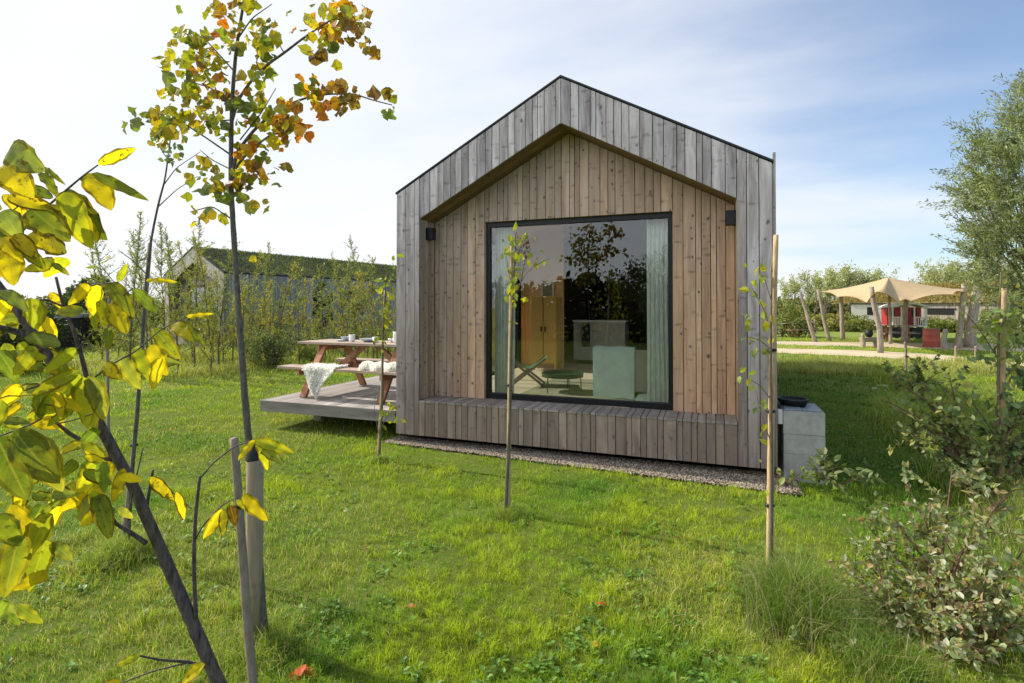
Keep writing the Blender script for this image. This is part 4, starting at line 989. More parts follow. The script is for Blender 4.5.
# far picnic tables, benches
def atg(px,py): g_=GP(px,py); return (g_[0],g_[1],0)
picnic('picnic_table',atg(797,337),R(25),'dark picnic table far away by the paling fence','picnic tables',1.9)
picnic('picnic_table',atg(896,341),R(-8),'picnic table standing under the stretch tent','picnic tables',1.8)
t=empty('spring_seat',atg(869,347),.3,'small playground seat with black round top beyond the path','play seat')
m=M(); m.box(-.35,.35,-.12,.12,.25,.42,bcol()); m.build('seat',MT['post'],t,bevel=.02); m=M(); m.lathe([(.02,0),(.10,.02),(.16,.12),(.16,.22),(.10,.32),(.02,.34)],(0,0,.421),14); m.build('backrest',MT['rubber'],t,smooth=True)
for x in (-.28,.28): m=M(); m.box(x-.06,x+.06,-.1,.1,-.02,.249); m.build('leg',MT['post'],t)
# chestnut paling fence
a=np.array(atg(700,334)); b=np.array(atg(815,333)); t=empty('paling_fence',tuple(a),math.atan2(b[1]-a[1],b[0]-a[0]),'low split paling fence at the far left of the playground','fence'); L=np.linalg.norm(b-a)
m=M()
for x in np.arange(0,L,.16): hh=rng.uniform(.85,1.05); m.box(x,x+.05,-.02,.02,-.02,hh)
m.build('pales',MT['log'],t); m=M(); m.tube([(0,.04,.3),(L,.04,.3)],.012,4); m.tube([(0,.04,.75),(L,.04,.75)],.012,4); m.build('rail_wire',MT['log'],t)
# hedges in front of and behind the buildings
HG=[(.14,.19,.045),(.21,.24,.055),(.27,.27,.08),(.11,.15,.04)]
HY=[(.32,.30,.09),(.38,.32,.11),(.22,.25,.07)]
i=0
for px,py,dx,hh,cols,lab in [(792,337,1.6,2.3,HG,'dark rounded shrub at the left end of the playground hedge'),(812,331,2.2,1.35,HY,'yellowish tall shrub behind the leftmost tent poles'),(834,331,2.0,1.35,HY,'yellow-green shrub between the second and third tent poles'),(853,331,1.8,1.25,HG,'green shrub in front of the white hut'),(872,332,1.6,1.1,HG,'green shrub immediately left of the red wagon'),(934,332,1.6,1.25,HG,'broad green shrub behind the red drum'),(950,332,1.6,1.25,HG,'green shrub behind the short log stump'),(972,333,1.5,1.1,HG,'shrub behind the thick leaning log post'),(992,334,1.8,1.5,HG,'green shrub left of the staked sapling at the right edge'),(1018,335,1.8,1.6,HG,'green shrub at the far right edge of the playground')]:
    x,y,_=atg(px,py); hedge_bush('shrub',lab,'shrub',x,y,dx,1.1,hh*.72,.15,cols,2600,'shrubs along the far side of the playground')
# windblown tree row on the horizon
TR=[(.32,.35,.17),(.42,.44,.23),(.50,.48,.26),(.26,.29,.13)]
tp=[]
for i in range(4):
    tp.append(tree('poplar','pale wind-bent poplar in the row behind the playground buildings','tree',0,0,6.,.4,.26,TR,1500,'poplars behind the playground',lev=3,wr=.35,lean=(.3,0),trunk=.10,r0=.06,cl=.26,up=.9,ang=.38))
for i,px in enumerate([786,799,812,822,836,846,858,868,880,893,907,919,932,944,957,969,983,997,1012,1030]):
    src=tp[i%4]; o=src if i<4 else copy_tree(src); d=rng.uniform(58,68); hpx=np.interp(px,[786,800,870,890,930,1030],[28,38,40,24,42,45])*rng.uniform(.88,1.08); p=P(px,306,d); s=hpx*d/FPX/6.*1.3+.2
    o.location=(p[0],p[1],0); o.rotation_euler=(0,0,rng.uniform(-.5,.5)); o.scale=(s*.95,s*.95,s)
m_cols=[(.15,.17,.06),(.20,.21,.08),(.12,.145,.055),(.23,.20,.09)]
def treeline(name,label,pts,hh,thick,k,L=.5,cols=m_cols,cat='distant trees'):
    """far-off wood reading as one mass"""
    m=M(); pts=np.array(pts,float); s=np.r_[0,np.cumsum(np.linalg.norm(np.diff(pts,axis=0),axis=1))]; q=rng.rand(k)*s[-1]
    x=np.interp(q,s,pts[:,0]); y=np.interp(q,s,pts[:,1]); top=hh*(.55+.45*vnoise(q,0*q,.25,41)+.25*(vnoise(q,0*q,1.1,42)-.5)); z=top*rng.rand(k)**.7
    pos=np.stack([x+rng.randn(k)*thick,y+rng.randn(k)*thick,z],-1); leaf_cloud(m,pos,rng.randn(k,3)+[0,0,.4],L*rng.uniform(.5,1.3,k),.6,pal(k,cols)*(.6+.7*vnoise(q,z,.6,43))[:,None]); o=m.build(name,MT['farleaf']); tag(o,label,cat,kind='stuff')
def pg(px,d): p=P(px,306,d); return (p[0],p[1])
treeline('distant_wood','low dark wood along the horizon right of the cabin',[pg(640,75),pg(900,72),pg(1150,70)],3.1,1.5,20000,.6)
treeline('distant_hedge','mixed hedge of dark bushes across the left background',[pg(-250,30),pg(-60,33),pg(60,36),pg(190,42),pg(420,50)],2.9,.9,26000,.32)
x,y=pg(86,26); hedge_bush('pine_tree','young dark pine standing above the hedge at the left','pine',x,y,1.2,1.2,3.4,.22,[(.05,.08,.035),(.03,.055,.03),(.07,.10,.05)],2600)
a=P(38,314,17.5); b=P(66,314,18.5); L=np.hypot(*(b-a)[:2])*2.2; t=empty('garden_shed',(a[0]-1.6,a[1],0),math.atan2((b-a)[1],(b-a)[0]),'low dark board shed with pale flat roof edge behind the big leaves','shed')
m=M(); m.box(0,L+1.4,0,1.5,0,1.32); m.build('wall',mat_simple('dark_boards',(.06,.052,.05),.8,.2),t); m=M(); m.box(-.05,L+1.45,-.08,1.6,1.322,1.48); m.build('roof',mat_simple('pale_roof_edge',(.42,.40,.37),.8,.1),t)
for px,py,h,lab in [(18,372,1.5,'dark laurel shrub low at the left edge behind the big leaves'),(60,352,1.3,'green shrub right of the dark shed'),(108,350,1.5,'green shrub under the young pine')]:
    x,y,_=atg(px,py); hedge_bush('dark_shrub',lab,'shrub',x,y,1.1,.9,h,.13,[(.03,.05,.018),(.05,.075,.02)] if px<30 else HG,3000)
# big willow at the right edge: branches run to leafy sprays through an uneven crown
def big_willow():
    d0=11.; b=P(1062,352,d0); t=empty('willow_tree',(b[0],b[1],0),0,'large feathery grey-green willow leaning in at the right edge of the view','tree')
    o3=np.array([b[0],b[1],0]); m=M(); fork=o3+[-.1,0,1.1]; m.tube(spline([o3-[0,0,.1],o3+[.05,0,.5],fork],6),np.linspace(.17,.13,6),9,cap=False)
    pos=[];dd=[];col=[]
    lim=lambda y: np.interp(y,[95,115,140,175,210,250,275,300,345],[1022,1000,976,960,962,970,990,1004,1012])
    for k in range(300):
        py=rng.uniform(92,345); x0=lim(py); px=x0+(1130-x0)*rng.rand()**1.15+rng.uniform(-2,6); d=d0+rng.uniform(-1.9,1.9); e=P(px,py,d)
        lev=min(1,(e[2]-1.1)/5); q=spline([fork,fork*.55+e*.45+[0,0,.35*lev],fork*.2+e*.8+rng.randn(3)*.15,e],10)
        if k<70: m.tube(q,np.linspace(.035,.005,10),4,cap=False)
        ax=q[-1]-q[-3]; ax/=np.linalg.norm(ax)
        for j in range(6):
            sd=ax*.7+rng.randn(3)*.5+_rt*-.35; sd/=np.linalg.norm(sd); L=rng.uniform(.35,.85); s=spline([e-ax*.2,e+sd*L*.5,e+sd*L+[0,0,-.12*L]],6)
            m.tube(s,np.linspace(.006,.002,6),3,cap=False); n_=rng.randint(40,66); f=rng.rand(n_)*4.99; a=f.astype(int); p=s[a]*(1-(f-a))[:,None]+s[a+1]*(f-a)[:,None]+rng.randn(n_,3)*.035
            pos.append(p); dd.append(np.broadcast_to(sd,(n_,3))*.8+rng.randn(n_,3)*.5+[0,0,-.15]); col.append(np.full(n_,rng.uniform(.6,1.35)))
    for q in m.v: q-=o3
    m.build('trunk',MT['twig'],t); pos=np.concatenate(pos)-o3; dd=np.concatenate(dd); col=np.concatenate(col)
    m=M(); leaf_cloud(m,pos,dd,rng.uniform(.05,.11,len(pos)),.25,pal(len(pos),[(.20,.25,.12),(.27,.32,.17),(.36,.39,.25),(.14,.18,.08)])*col[:,None]); m.build('crown',MT['leaf'],t)
big_willow()
# seen only as reflections in the big window
for px_,py_,h in ((1.4,-15,4.2),(5.6,-14.,4.),(8.,-17,5.)):
    tree('garden_tree',{1.4:'young leafy tree on the lawn behind the camera',5.6:'small tree behind the camera with thin crown',8.:'taller tree behind the camera to the right',3.:'tall tree straight behind the camera'}[px_],'tree',px_,py_,h,.6,.12,[(.05,.07,.02),(.08,.10,.03)],2600,lev=4,wr=.6,r0=.05,cl=.3,mat='leaf')
treeline('hedge_behind','dark dense hedge behind the camera mirrored in the window',[(-26,-19),(-8,-21),(8,-21),(26,-18)],3.7,.8,26000,.40,[(.025,.035,.012),(.04,.05,.018)],'hedge')
# ============================================================= foreground trees
def tubeP(m,pts,rpx,n=8,k=None,wob=0):
    """pts: (px,py,depth); rpx: radius in photo pixels at that depth"""
    W_=np.array([P(a,b,d) for a,b,d in pts]); rr=np.array([r*d/FPX for r,(a,b,d) in zip(np.broadcast_to(rpx,(len(pts),)),pts)])
    q=np.column_stack([W_,rr]); q=spline(q,k or max(8,len(pts)*5)); m.tube(q[:,:3],q[:,3],n,wob=wob); return q[:,:3]
Yl=(.74,.57,.022); Yg=(.35,.40,.035); Gr=(.15,.23,.045); Gg=(.24,.31,.11); Br=(.10,.045,.015); Or=(.55,.22,.02)
def big_leaf(m,base,tip,d0,d1,wr,col,curl=None,brown=None,flip=None):
    A=P(*base,d0); B=P(*tip,d1); ax=B-A; L=np.linalg.norm(ax); ax/=L; L*=.93; wr=wr*.95
    view=(A+B)/2-CAM; view/=np.linalg.norm(view)
    s=np.cross(ax,view); s/=np.linalg.norm(s)
    tw=rng.uniform(-.5,.5) if flip is None else flip
    nn=np.cross(s,ax); s=s*math.cos(tw)+nn*math.sin(tw); nn=np.cross(s,ax)
    if nn[2]<0: nn=-nn
    nu,nv=15,9; curl=rng.uniform(.04,.26) if curl is None else curl; fold=rng.uniform(.08,.36); br=rng.rand() if brown is None else min(1,brown+.35)
    G=np.zeros((nu,nv,3)); UV=np.zeros((nu,nv,3)); CC=np.zeros((nu,nv,3))
    ph=rng.rand()*6; yel=rng.uniform(0,1)
    for i,u in enumerate(np.linspace(0,1,nu)):
        w=(math.sin(math.pi*u**.82)**.62)*(1-.18*u)*rng.uniform(.93,1.07) if 0<u<1 else 0.
        w*=wr*L/2
        for j,v in enumerate(np.linspace(-1,1,nv)):
            rip=.045*L*math.sin(u*17+ph+v*2)*abs(v)**1.5+.02*L*math.sin(u*7+ph*2)*v
            G[i,j]=A+ax*L*u+s*w*v*(1-.12*fold)+nn*(fold*abs(v)*w*.9+rip*w/(wr*L/2+1e-6)-curl*L*(u-.35)**2*1.4+curl*L*.17)
            UV[i,j]=(u,v,br); e=abs(v)**2*.5+u*.3
            k_=np.clip(e*yel*1.3,0,1) if col[0]<.4 else 0
            CC[i,j]=np.array(col)*(1-k_)+np.array(Yl)*k_
    m.grid(G,CC.reshape(-1,3)) if False else None
    a,b,_=G.shape; ii=np.arange(a-1)[:,None]*b; jj=np.arange(b-1)[None,:]; Q=np.stack([ii+jj,ii+jj+1,ii+b+jj+1,ii+b+jj],-1).reshape(-1,4)
    m.add(G.reshape(-1,3),Q,CC.reshape(-1,3)*rng.uniform(.7,1.15),luv=UV.reshape(-1,3))
# --- walnut
root=GP(233,716); wal=empty('walnut_sapling',(root[0],root[1],0),0,'leaning young walnut with large yellow-green leaves filling the left foreground','tree')
rl=np.array([root[0],root[1],0])
m=M()
main=tubeP(m,[(236,722,2.42),(222,690,2.40),(192,622,2.32),(168,566,2.26),(150,525,2.2),(134,488,2.14),(97,420,2.04),(70,385,1.98),(40,345,1.92),(18,310,1.88),(-14,270,1.85),(-60,215,1.8)],[6.4,6.1,5.8,5.5,5.2,5,4.9,4.6,4.3,4.,3.7,3.],12,90,.03)
def tw(pts,r): tubeP(m,pts,np.array(r)*.6,6)
tw([(146,543,2.2),(130,532,2.15),(116,524,2.08),(107,508,2.0),(104,498,1.95)],[4.2,3.6,3,2,1.2]); tw([(116,524,2.08),(80,498,1.9),(52,478,1.8),(36,468,1.75)],[3,2.4,1.8,1.])
tw([(112,462,2.1),(88,444,2.05),(70,434,1.98),(58,424,1.92),(50,414,1.86)],[4.4,3.6,3.2,2.4,1.6])
tw([(88,383,2.0),(80,350,1.98),(72,326,1.96),(63,306,1.95),(56,277,1.94)],[4,3.4,2.8,2.6,2.2]); tw([(64,307,1.95),(48,300,1.9),(30,300,1.85)],[2,1.4,1.]); tw([(66,289,1.95),(80,288,1.9),(98,284,1.85),(118,282,1.8)],[1.6,1.3,1.1,.9])
tw([(40,345,1.92),(15,330,1.8),(-10,325,1.7)],[4,4,4]); tw([(45,350,1.92),(20,335,1.8),(0,328,1.75),(-30,320,1.6)],[2.4,2.4,2.4,2.4])
tw([(98,165,1.75),(84,175,1.75),(64,192,1.75),(50,204,1.76),(30,222,1.78),(10,246,1.8),(-10,268,1.84)],[1.1,1.4,1.8,1.8,2,2.2,2.4])
tw([(20,205,1.7),(8,214,1.75),(-4,238,1.8),(-20,255,1.84)],[1,1.2,1.5,1.5]); tw([(75,352,1.98),(95,330,1.9),(110,306,1.85),(133,288,1.8)],[1.4,1.3,1.1,.9])
tw([(88,383,2.0),(110,365,1.9),(135,352,1.82),(160,330,1.78),(175,322,1.76),(187,317,1.74)],[1.8,1.5,1.3,1,1,.8]); tw([(80,376,2),(50,382,1.85),(20,392,1.75),(-5,400,1.7)],[1.6,1.4,1.2,1])
tw([(50,414,1.86),(30,425,1.75),(0,436,1.65)],[1.5,1.3,1.2]); tw([(56,424,1.9),(75,420,1.85),(92,414,1.8)],[1.4,1.1,.9])
tw([(146,513,2.2),(149,492,2.2),(153,470,2.18)],[3,2.6,2.]); tw([(153,478,2.2),(170,490,2.15),(192,509,2.1)],[1.2,1.1,.9]); 
tw([(128,520,2.1),(133,490,2.05),(138,470,2.0),(143,448,1.96)],[1.4,1.2,1,1])
tw([(196,618,2.31),(194,575,2.3),(194,545,2.28),(196,510,2.26),(200,476,2.25)],[3.4,3.2,3,2.8,2.4])
tw([(201,477,2.25),(214,462,2.2),(235,446,2.15),(262,438,2.1)],[1.5,1.2,1.1,.9]); tw([(195,540,2.28),(204,524,2.22),(222,505,2.15),(240,496,2.1)],[1.4,1.2,1,.8])
tw([(210,668,2.36),(190,662,2.3),(160,660,2.2),(136,655,2.1)],[2.6,2.4,2,1.4]); tw([(190,662,2.3),(150,672,2.2),(120,684,2.1)],[1.4,1.1,.9])
for q in m.v: q-=rl
m.build('trunk',MT['walnutbark'],wal,smooth=True)
m=M()
LV=[((98,165),(139,146),.36,Yl,.55),((92,173),(152,202),.2,Gr,.1),((88,173),(113,212),.62,Yl,.3),((64,192),(107,243),.5,Gr,.3),((64,192),(92,252),.5,Yg,.1),((66,190),(100,246),.45,Yl,.35),
((10,148),(44,172),.8,Gg,.2),((6,163),(32,198),.75,Yl,.4),((42,167),(65,184),.2,Gr,.1),((40,172),(60,199),.34,Gr,.1),((8,196),(60,211),.42,Yl,.95),((30,208),(73,244),.72,Gr,.35),((4,210),(22,242),.8,Gg,.4),
((26,236),(74,254),.4,Yl,.6),((14,234),(40,262),.5,Yl,.5),((0,238),(24,262),.6,Yl,.3),((8,250),(14,287),.62,Yl,.15),((22,248),(47,270),.45,Yg,.3),((30,298),(38,332),.72,Yg,.2),((88,284),(68,306),.45,Yl,.2),((97,285),(92,317),.55,Yl,.15),
((112,302),(128,336),.62,Yl,.3),((108,283),(136,318),.45,Gr,.2),((132,289),(160,316),.45,Gr,.2),((146,281),(178,281),.22,Yl,.1),((186,317),(215,313),.24,Yl,.2),((174,321),(208,346),.36,Gr,.25),((172,323),(194,341),.5,Yl,.2),((154,328),(182,362),.45,Gr,.3),((150,345),(168,378),.6,Yl,.2),((138,348),(150,382),.6,Yg,.3),
((105,364),(122,380),.6,Yl,.4),((24,338),(70,344),.36,Gg,.2),((34,346),(14,377),.55,Yg,.1),((76,348),(40,376),.34,Yg,.1),((80,370),(26,398),.35,Yg,.2),((80,374),(32,422),.34,Yg,.2),((80,376),(88,431),.5,Yg,.2),((88,376),(107,424),.45,Gg,.2),((56,392),(62,421),.5,Yl,.3),((20,384),(-4,411),.6,Yl,.4),
((122,358),(142,392),.5,Gg,.1),((14,430),(62,488),.56,Gr,.1),((-4,436),(30,505),.5,Gr,.1),((98,460),(78,502),.45,Yg,.2),((112,462),(94,490),.5,Yl,.2),((124,468),(112,506),.4,Yl,.2),((30,436),(64,494),.5,Gg,.2),((88,494),(58,512),.45,Yl,.2),((96,493),(112,543),.42,Gr,.3),((94,492),(76,524),.45,Gg,.1),
((48,512),(26,562),.55,Yg,.2),((46,540),(28,594),.45,Yg,.5),((18,535),(4,602),.5,Gr,.1),((150,477),(176,502),.42,Yl,.7),((176,492),(186,522),.38,Yl,.9),((222,509),(202,542),.45,Yl,.3),((224,510),(223,538),.45,Yl,.7),((230,505),(236,528),.5,Br,1),((243,494),(269,524),.44,Yl,.3),((236,500),(256,512),.4,Yg,.3),
((254,440),(297,454),.34,Yg,.2),((258,441),(270,472),.5,Yg,.2),((256,442),(286,466),.4,Gg,.3),((255,440),(236,462),.4,Yl,.3),((205,664),(178,686),.5,Yl,.2),((140,655),(112,668),.4,Yg,.2),((120,682),(96,690),.5,Yl,.3),
((0,290),(30,312),.5,Gg,.2),((8,300),(-14,330),.6,Yl,.2),((-2,350),(20,384),.55,Gr,.2),((2,400),(-16,440),.6,Yg,.2),((10,505),(40,545),.5,Yl,.2),((-6,515),(22,548),.6,Yg,.3),((60,500),(36,520),.4,Gr,.2),((4,600),(-20,640),.5,Gr,.2),((50,206),(64,228),.5,Yg,.3),((100,300),(106,330),.5,Yg,.2),((118,282),(128,262),.4,Yg,.2)]
for base,tip,wr,col,br in LV:
    d=np.interp(base[0],[0,120,300],[1.66,1.85,2.12])+rng.uniform(-.06,.06); big_leaf(m,base,tip,d,d-rng.uniform(-.03,.05),wr,col,brown=br)
# smaller leaflets filling gaps
for (cx,cy,sx,sy,k) in [(15,215,20,30,6),(20,330,25,30,9),(30,390,30,30,9),(20,470,20,40,7),(60,480,25,25,7),(95,445,20,20,4),(30,300,20,25,5),(60,250,20,15,3),(30,560,25,25,6),(40,370,35,25,8),(15,430,20,20,6),(70,400,20,20,4),(20,520,25,25,6),(15,240,18,20,4),(105,500,20,20,3),(90,460,20,15,3),(10,600,14,15,3),(105,480,15,20,4),(150,360,15,15,3),(85,330,25,20,3)]:
    for _ in range(k):
        x=cx+rng.uniform(-sx,sx); y=cy+rng.uniform(-sy,sy); a=rng.uniform(0,6.28); l=rng.uniform(20,38); d=rng.uniform(1.75,2.0)
        big_leaf(m,(x,y),(x+l*math.cos(a),y+abs(l*math.sin(a))),d,d+.02,rng.uniform(.35,.6),[Yl,Yg,Gr,Gg][rng.randint(4)])
for q in m.v: q-=rl
m.build('leaves',MT['bigleaf'],wal,smooth=True)

def sap_leaves(m,clusters,d,lpx,wr=.8,kind='oval',dj=.12):
    for (cx,cy,sx,sy,k,cols) in clusters:
        k=int(k*(1.5 if kind=='round' else 1.))
        x=cx+rng.randn(k)*.62*sx*(1.2 if kind=='round' else 1); y=cy+rng.randn(k)*.62*sy*(1.2 if kind=='round' else 1); pos=np.array([P(a,b,d+rng.uniform(-dj,dj)) for a,b in zip(x,y)])
        dd=rng.randn(k,3)*.6+[0,0,-.55]; dd-= (dd@_fw)[:,None]*_fw*.4
        nrm=-_fw[None]+rng.randn(k,3)*.55
        nrm=rng.randn(k,3)*.6+_fw*1.0
        leaf_cloud(m,pos,dd,lpx*d/FPX*rng.uniform(.5,1.3,k),wr,pal(k,cols,jit=.25),kind,nrm,jit=.32 if kind=='round' else .12)
YG2=[(.30,.32,.03),(.45,.40,.02),(.20,.26,.04),(.40,.30,.03),(.16,.20,.06)]; OY=[(.58,.30,.02),(.52,.42,.03),(.40,.38,.04),(.42,.17,.02),(.28,.30,.04),(.24,.14,.05)]; OR=[(.60,.20,.015),(.5,.28,.02)]; BR=[(.25,.14,.05),(.36,.20,.03),(.30,.22,.04)]
def sapling(name,label,trunk,rad,twigs,clusters,d,lpx,wr=.8,bark='bark',cat='sapling',group=None,kind='oval',lmat='leaf',dens=1.):
    b=P(trunk[0][0],trunk[0][1],d if len(trunk[0])<3 else trunk[0][2]); t=empty(name,(b[0],b[1],0),0,label,cat,group); o3=np.array([b[0],b[1],0])
    f=lambda q:[(a[0],a[1],d if len(a)<3 else a[2]) for a in q]
    m=M(); tubeP(m,f(trunk),rad,10,70,.03)
    for pts,r in twigs: tubeP(m,f(pts),np.array(r)*.72,6)
    for q in m.v: q-=o3
    m.build('trunk',MT[bark],t,smooth=True)
    m=M(); sap_leaves(m,clusters,d,lpx,wr,kind)
    for q in m.v: q-=o3
    m.build('leaves',MT[lmat],t); return t
D2=2.82
sapling('hazel_tree','slender young tree with orange and yellow-green leaves tied to a thick round post',
 [(264,650),(261,600),(257,540),(252,480),(245,400),(239,320),(234,240),(231,190),(231,150),(232,100),(236,50),(244,0),(252,-50)],[5.4,4.6,4.1,3.7,3.3,2.9,2.6,2.4,2.2,1.9,1.6,1.3,1.],
 [([(230,128),(238,100),(250,82),(268,64),(284,53),(302,39),(318,28),(334,18),(350,5)],[2.2,2,1.9,1.8,1.7,1.5,1.2,1,.7]),([(230,184),(237,152),(253,131),(277,109),(305,98),(327,94),(355,94),(372,100),(392,105)],[2.6,2.3,2.,1.7,1.4,1.2,1.1,.9,.7]),
  ([(230,195),(235,168),(249,151),(270,135),(291,130),(312,126)],[2.2,1.9,1.6,1.2,1,.7]),([(231,155),(205,137),(172,116),(145,112)],[1.5,1.2,.9,.6]),([(231,105),(212,88),(184,80)],[1.3,1,.7]),([(233,70),(206,40),(190,30)],[1.2,.9,.6]),([(237,40),(252,18),(272,4)],[1.2,.9,.6]),
  ([(230,205),(222,186),(214,172)],[2,1.6,1.2]),([(230,218),(212,206),(190,212)],[1.1,.9,.6]),([(231,200),(246,180),(262,172)],[1.3,1,.6]),([(262,76),(256,62),(262,48)],[.9,.7,.5]),([(284,53),(278,42),(276,30)],[.8,.6,.4]),([(240,140),(262,112),(276,88)],[1,.8,.5]),([(231,120),(200,122),(178,118)],[1,.8,.5]),([(232,170),(212,160),(200,150)],[1,.8,.5])],
 [(186,45,18,18,17,YG2),(200,62,14,18,11,OY),(178,78,14,16,12,YG2),(182,92,18,10,8,YG2),(206,58,10,22,10,OY),(226,20,9,11,7,OR),(214,4,8,8,5,YG2),(243,14,14,16,10,YG2),(266,28,12,16,12,YG2),(240,46,14,12,10,YG2),(222,78,12,18,14,OY),(222,98,12,12,8,OY),(188,118,20,9,11,YG2),(155,118,18,12,19,YG2),(165,130,10,10,5,YG2),(208,112,12,9,7,YG2),(248,110,14,14,12,YG2),(274,112,12,15,11,OY),(264,96,8,10,5,YG2),(290,120,14,10,10,OY),(283,136,9,8,4,OR),(262,50,8,18,4,YG2),
  (328,22,17,18,26,OY),(344,12,14,10,13,OY),(356,22,8,8,6,BR),(360,42,8,9,6,BR),(336,50,4,8,2,YG2),(311,28,6,14,6,OY),(325,36,8,6,3,OY),(300,92,8,10,5,OY),(320,86,14,6,8,OY),(338,92,16,6,11,BR),(346,102,10,6,6,BR),(316,112,7,7,5,OR),(390,106,5,9,4,YG2),(382,96,4,3,2,BR),(248,148,6,14,6,OR),(262,143,7,7,4,YG2),(288,150,3,7,2,BR),(308,130,7,5,3,OR),(276,134,9,10,6,OY),
  (207,172,10,9,8,YG2),(240,172,16,9,11,OY),(256,166,10,9,6,OY),(217,190,9,9,6,YG2),(198,207,12,10,6,YG2),(219,220,4,5,1,OY),(252,192,12,14,8,YG2),(262,206,5,8,2,YG2),(233,180,8,10,6,YG2),(238,130,10,12,6,YG2),(250,70,12,10,5,YG2),(268,70,10,6,4,YG2),(247,252,3,4,1,OY)],D2,12,.9,kind='round')
sapling('young_sapling','thin dark-stemmed sapling with small green leaves left of the neighbouring cabin',
 [(127,562),(129,520),(133,460),(138,400),(142,340),(146,280),(151,240),(158,205),(165,180),(169,150),(172,125)],[2.1,1.9,1.8,1.6,1.5,1.3,1.1,1.,.8,.6,.5],
 [([(163,186),(176,168),(200,152)],[.8,.6,.4]),([(157,208),(176,190),(198,176)],[.8,.6,.4]),([(168,160),(155,140),(150,128)],[.6,.5,.4]),([(147,275),(135,262),(118,250)],[.9,.7,.5]),([(143,330),(128,300),(98,262)],[.9,.7,.4])],
 [(172,125,22,12,16,YG2[2:]),(160,112,16,8,12,YG2),(170,150,6,14,9,GG),(182,160,18,9,8,GG),(166,142,8,10,8,GG),(186,182,14,8,5,GG),(106,262,12,6,3,YG2),(185,128,12,8,8,YG2)],3.72,8,.7,lmat='leaf')
def cane(name,label,pts,rpx,d,mat='cane',ties=(),group=None,cat='stake'):
    b=P(pts[0][0],pts[0][1],d); o3=np.array([b[0],b[1],0]); t=empty(name,tuple(o3),0,label,cat,group); m=M(); tubeP(m,[(a,c,d) for a,c in pts],rpx,8,24,.02)
    for q in m.v: q-=o3
    m.build('shaft',MT[mat],t,smooth=True)
    for px,py,r in ties:
        m=M(); c=P(px,py,d); R_=r*d/FPX; m.lathe([(R_,-.008),(R_*1.12,-.004),(R_*1.12,.006),(R_,.010)],c-o3,12); m.build('tie',MT['rubber'],t)
    return t
cane('cane','thin light cane beside the dark-stemmed sapling at the left',[(121,556),(128,500),(136,430),(141,360),(148,270),(150,243)],1.9,3.8,'canegrey',((134,445,3.2),))
cane('cane','thin twiggy cane furthest left behind the big leaves',[(109,460),(108,400),(107,340),(110,286)],1.3,5.4,'canegrey')
cane('cane','crooked pale grey cane leaning against the thick post in the left foreground',[(256,716),(253,683),(248,630),(243,560),(238,490),(234,438)],[4.6,4.5,4.3,4.1,3.9,3.8],2.38,'canegrey',((240,506,4.6),))
# thick round post with rubber tie
b=GP(254,640); t=empty('tree_post',(b[0],b[1],0),0,'thick round wooden post with black rubber tie on top holding the orange-leaved tree','post')
r=8.0*D2/FPX; hz=P(252,461,D2-.04)[2]; m=M(); m.lathe([(r*.96,-.05),(r,.3),(r,hz-.012),(r*.9,hz),(.005,hz)],(0,0,0),20); m.build('shaft',MT['post'],t,smooth=True)
m=M(); m.lathe([(r*.9,0),(r*1.04,.012),(r*.85,.05),(r*.55,.085),(r*.45,.06)],(-.004,0,hz-.012),16); m.build('tie',MT['rubber'],t)
SM=[(.42,.40,.03),(.30,.34,.04),(.20,.26,.05)]
def thin_tree(name,label,base,top,rpx,d,clusters,lpx,twigs=(),mat='twig',**k):
    a=[base,((base[0]*2+top[0])/3+1,(base[1]*2+top[1])/3),((base[0]+top[0]*2)/3-1,(base[1]+top[1]*2)/3),top]; return sapling(name,label,a,rpx,list(twigs),clusters,d,lpx,.6,bark=mat,**k)
d=4.44
thin_tree('staked_sapling','small staked sapling with yellow leaves standing in front of the big window',(505,520),(516,232),[1.9,1.7,1.4,.6],d,[(516,240,8,9,12,SM),(512,256,9,12,18,SM),(514,280,7,16,18,SM),(521,262,9,10,9,SM),(538,262,7,3,4,SM),(547,257,4,5,4,SM),(512,322,3,3,2,SM),(517,298,5,8,6,SM),(526,234,5,2,3,SM),(505,300,2,3,1,SM)],8,[([(514,300),(524,275),(538,264),(550,258)],[.7,.6,.5,.4]),([(513,290),(508,270),(506,252)],[.6,.5,.4]),([(515,265),(521,245),(528,236)],[.6,.5,.4])])
cane('cane','straight bamboo cane tied to the sapling in front of the window',[(508,518),(509,440),(510,360),(512,240)],[2.3,2.2,2.,1.6],d+.02,'cane',((508,450,2.8),(509,385,2.8)))
d=6.1
thin_tree('staked_sapling','small staked sapling at the corner of the deck with bright green leaves',(379,459),(386,275),[1.3,1.2,1.,.5],d,[(386,300,8,24,26,SM),(390,280,7,10,12,SM),(384,330,7,10,7,SM),(392,408,5,10,9,SM),(380,415,5,14,7,SM),(398,420,4,6,5,SM),(384,345,4,8,4,SM),(393,262,4,6,5,SM)],7,[([(380,430),(388,415),(398,405)],[.5,.4,.3]),([(380,440),(374,410),(376,385)],[.5,.4,.3]),([(384,330),(391,300),(393,262)],[.6,.5,.3])])
cane('cane','thin cane beside the sapling at the corner of the deck',[(378,458),(381,400),(383,350),(385,290)],[1.3,1.2,1.1,1.],d+.02,'cane')
x_=4.; d=3.36
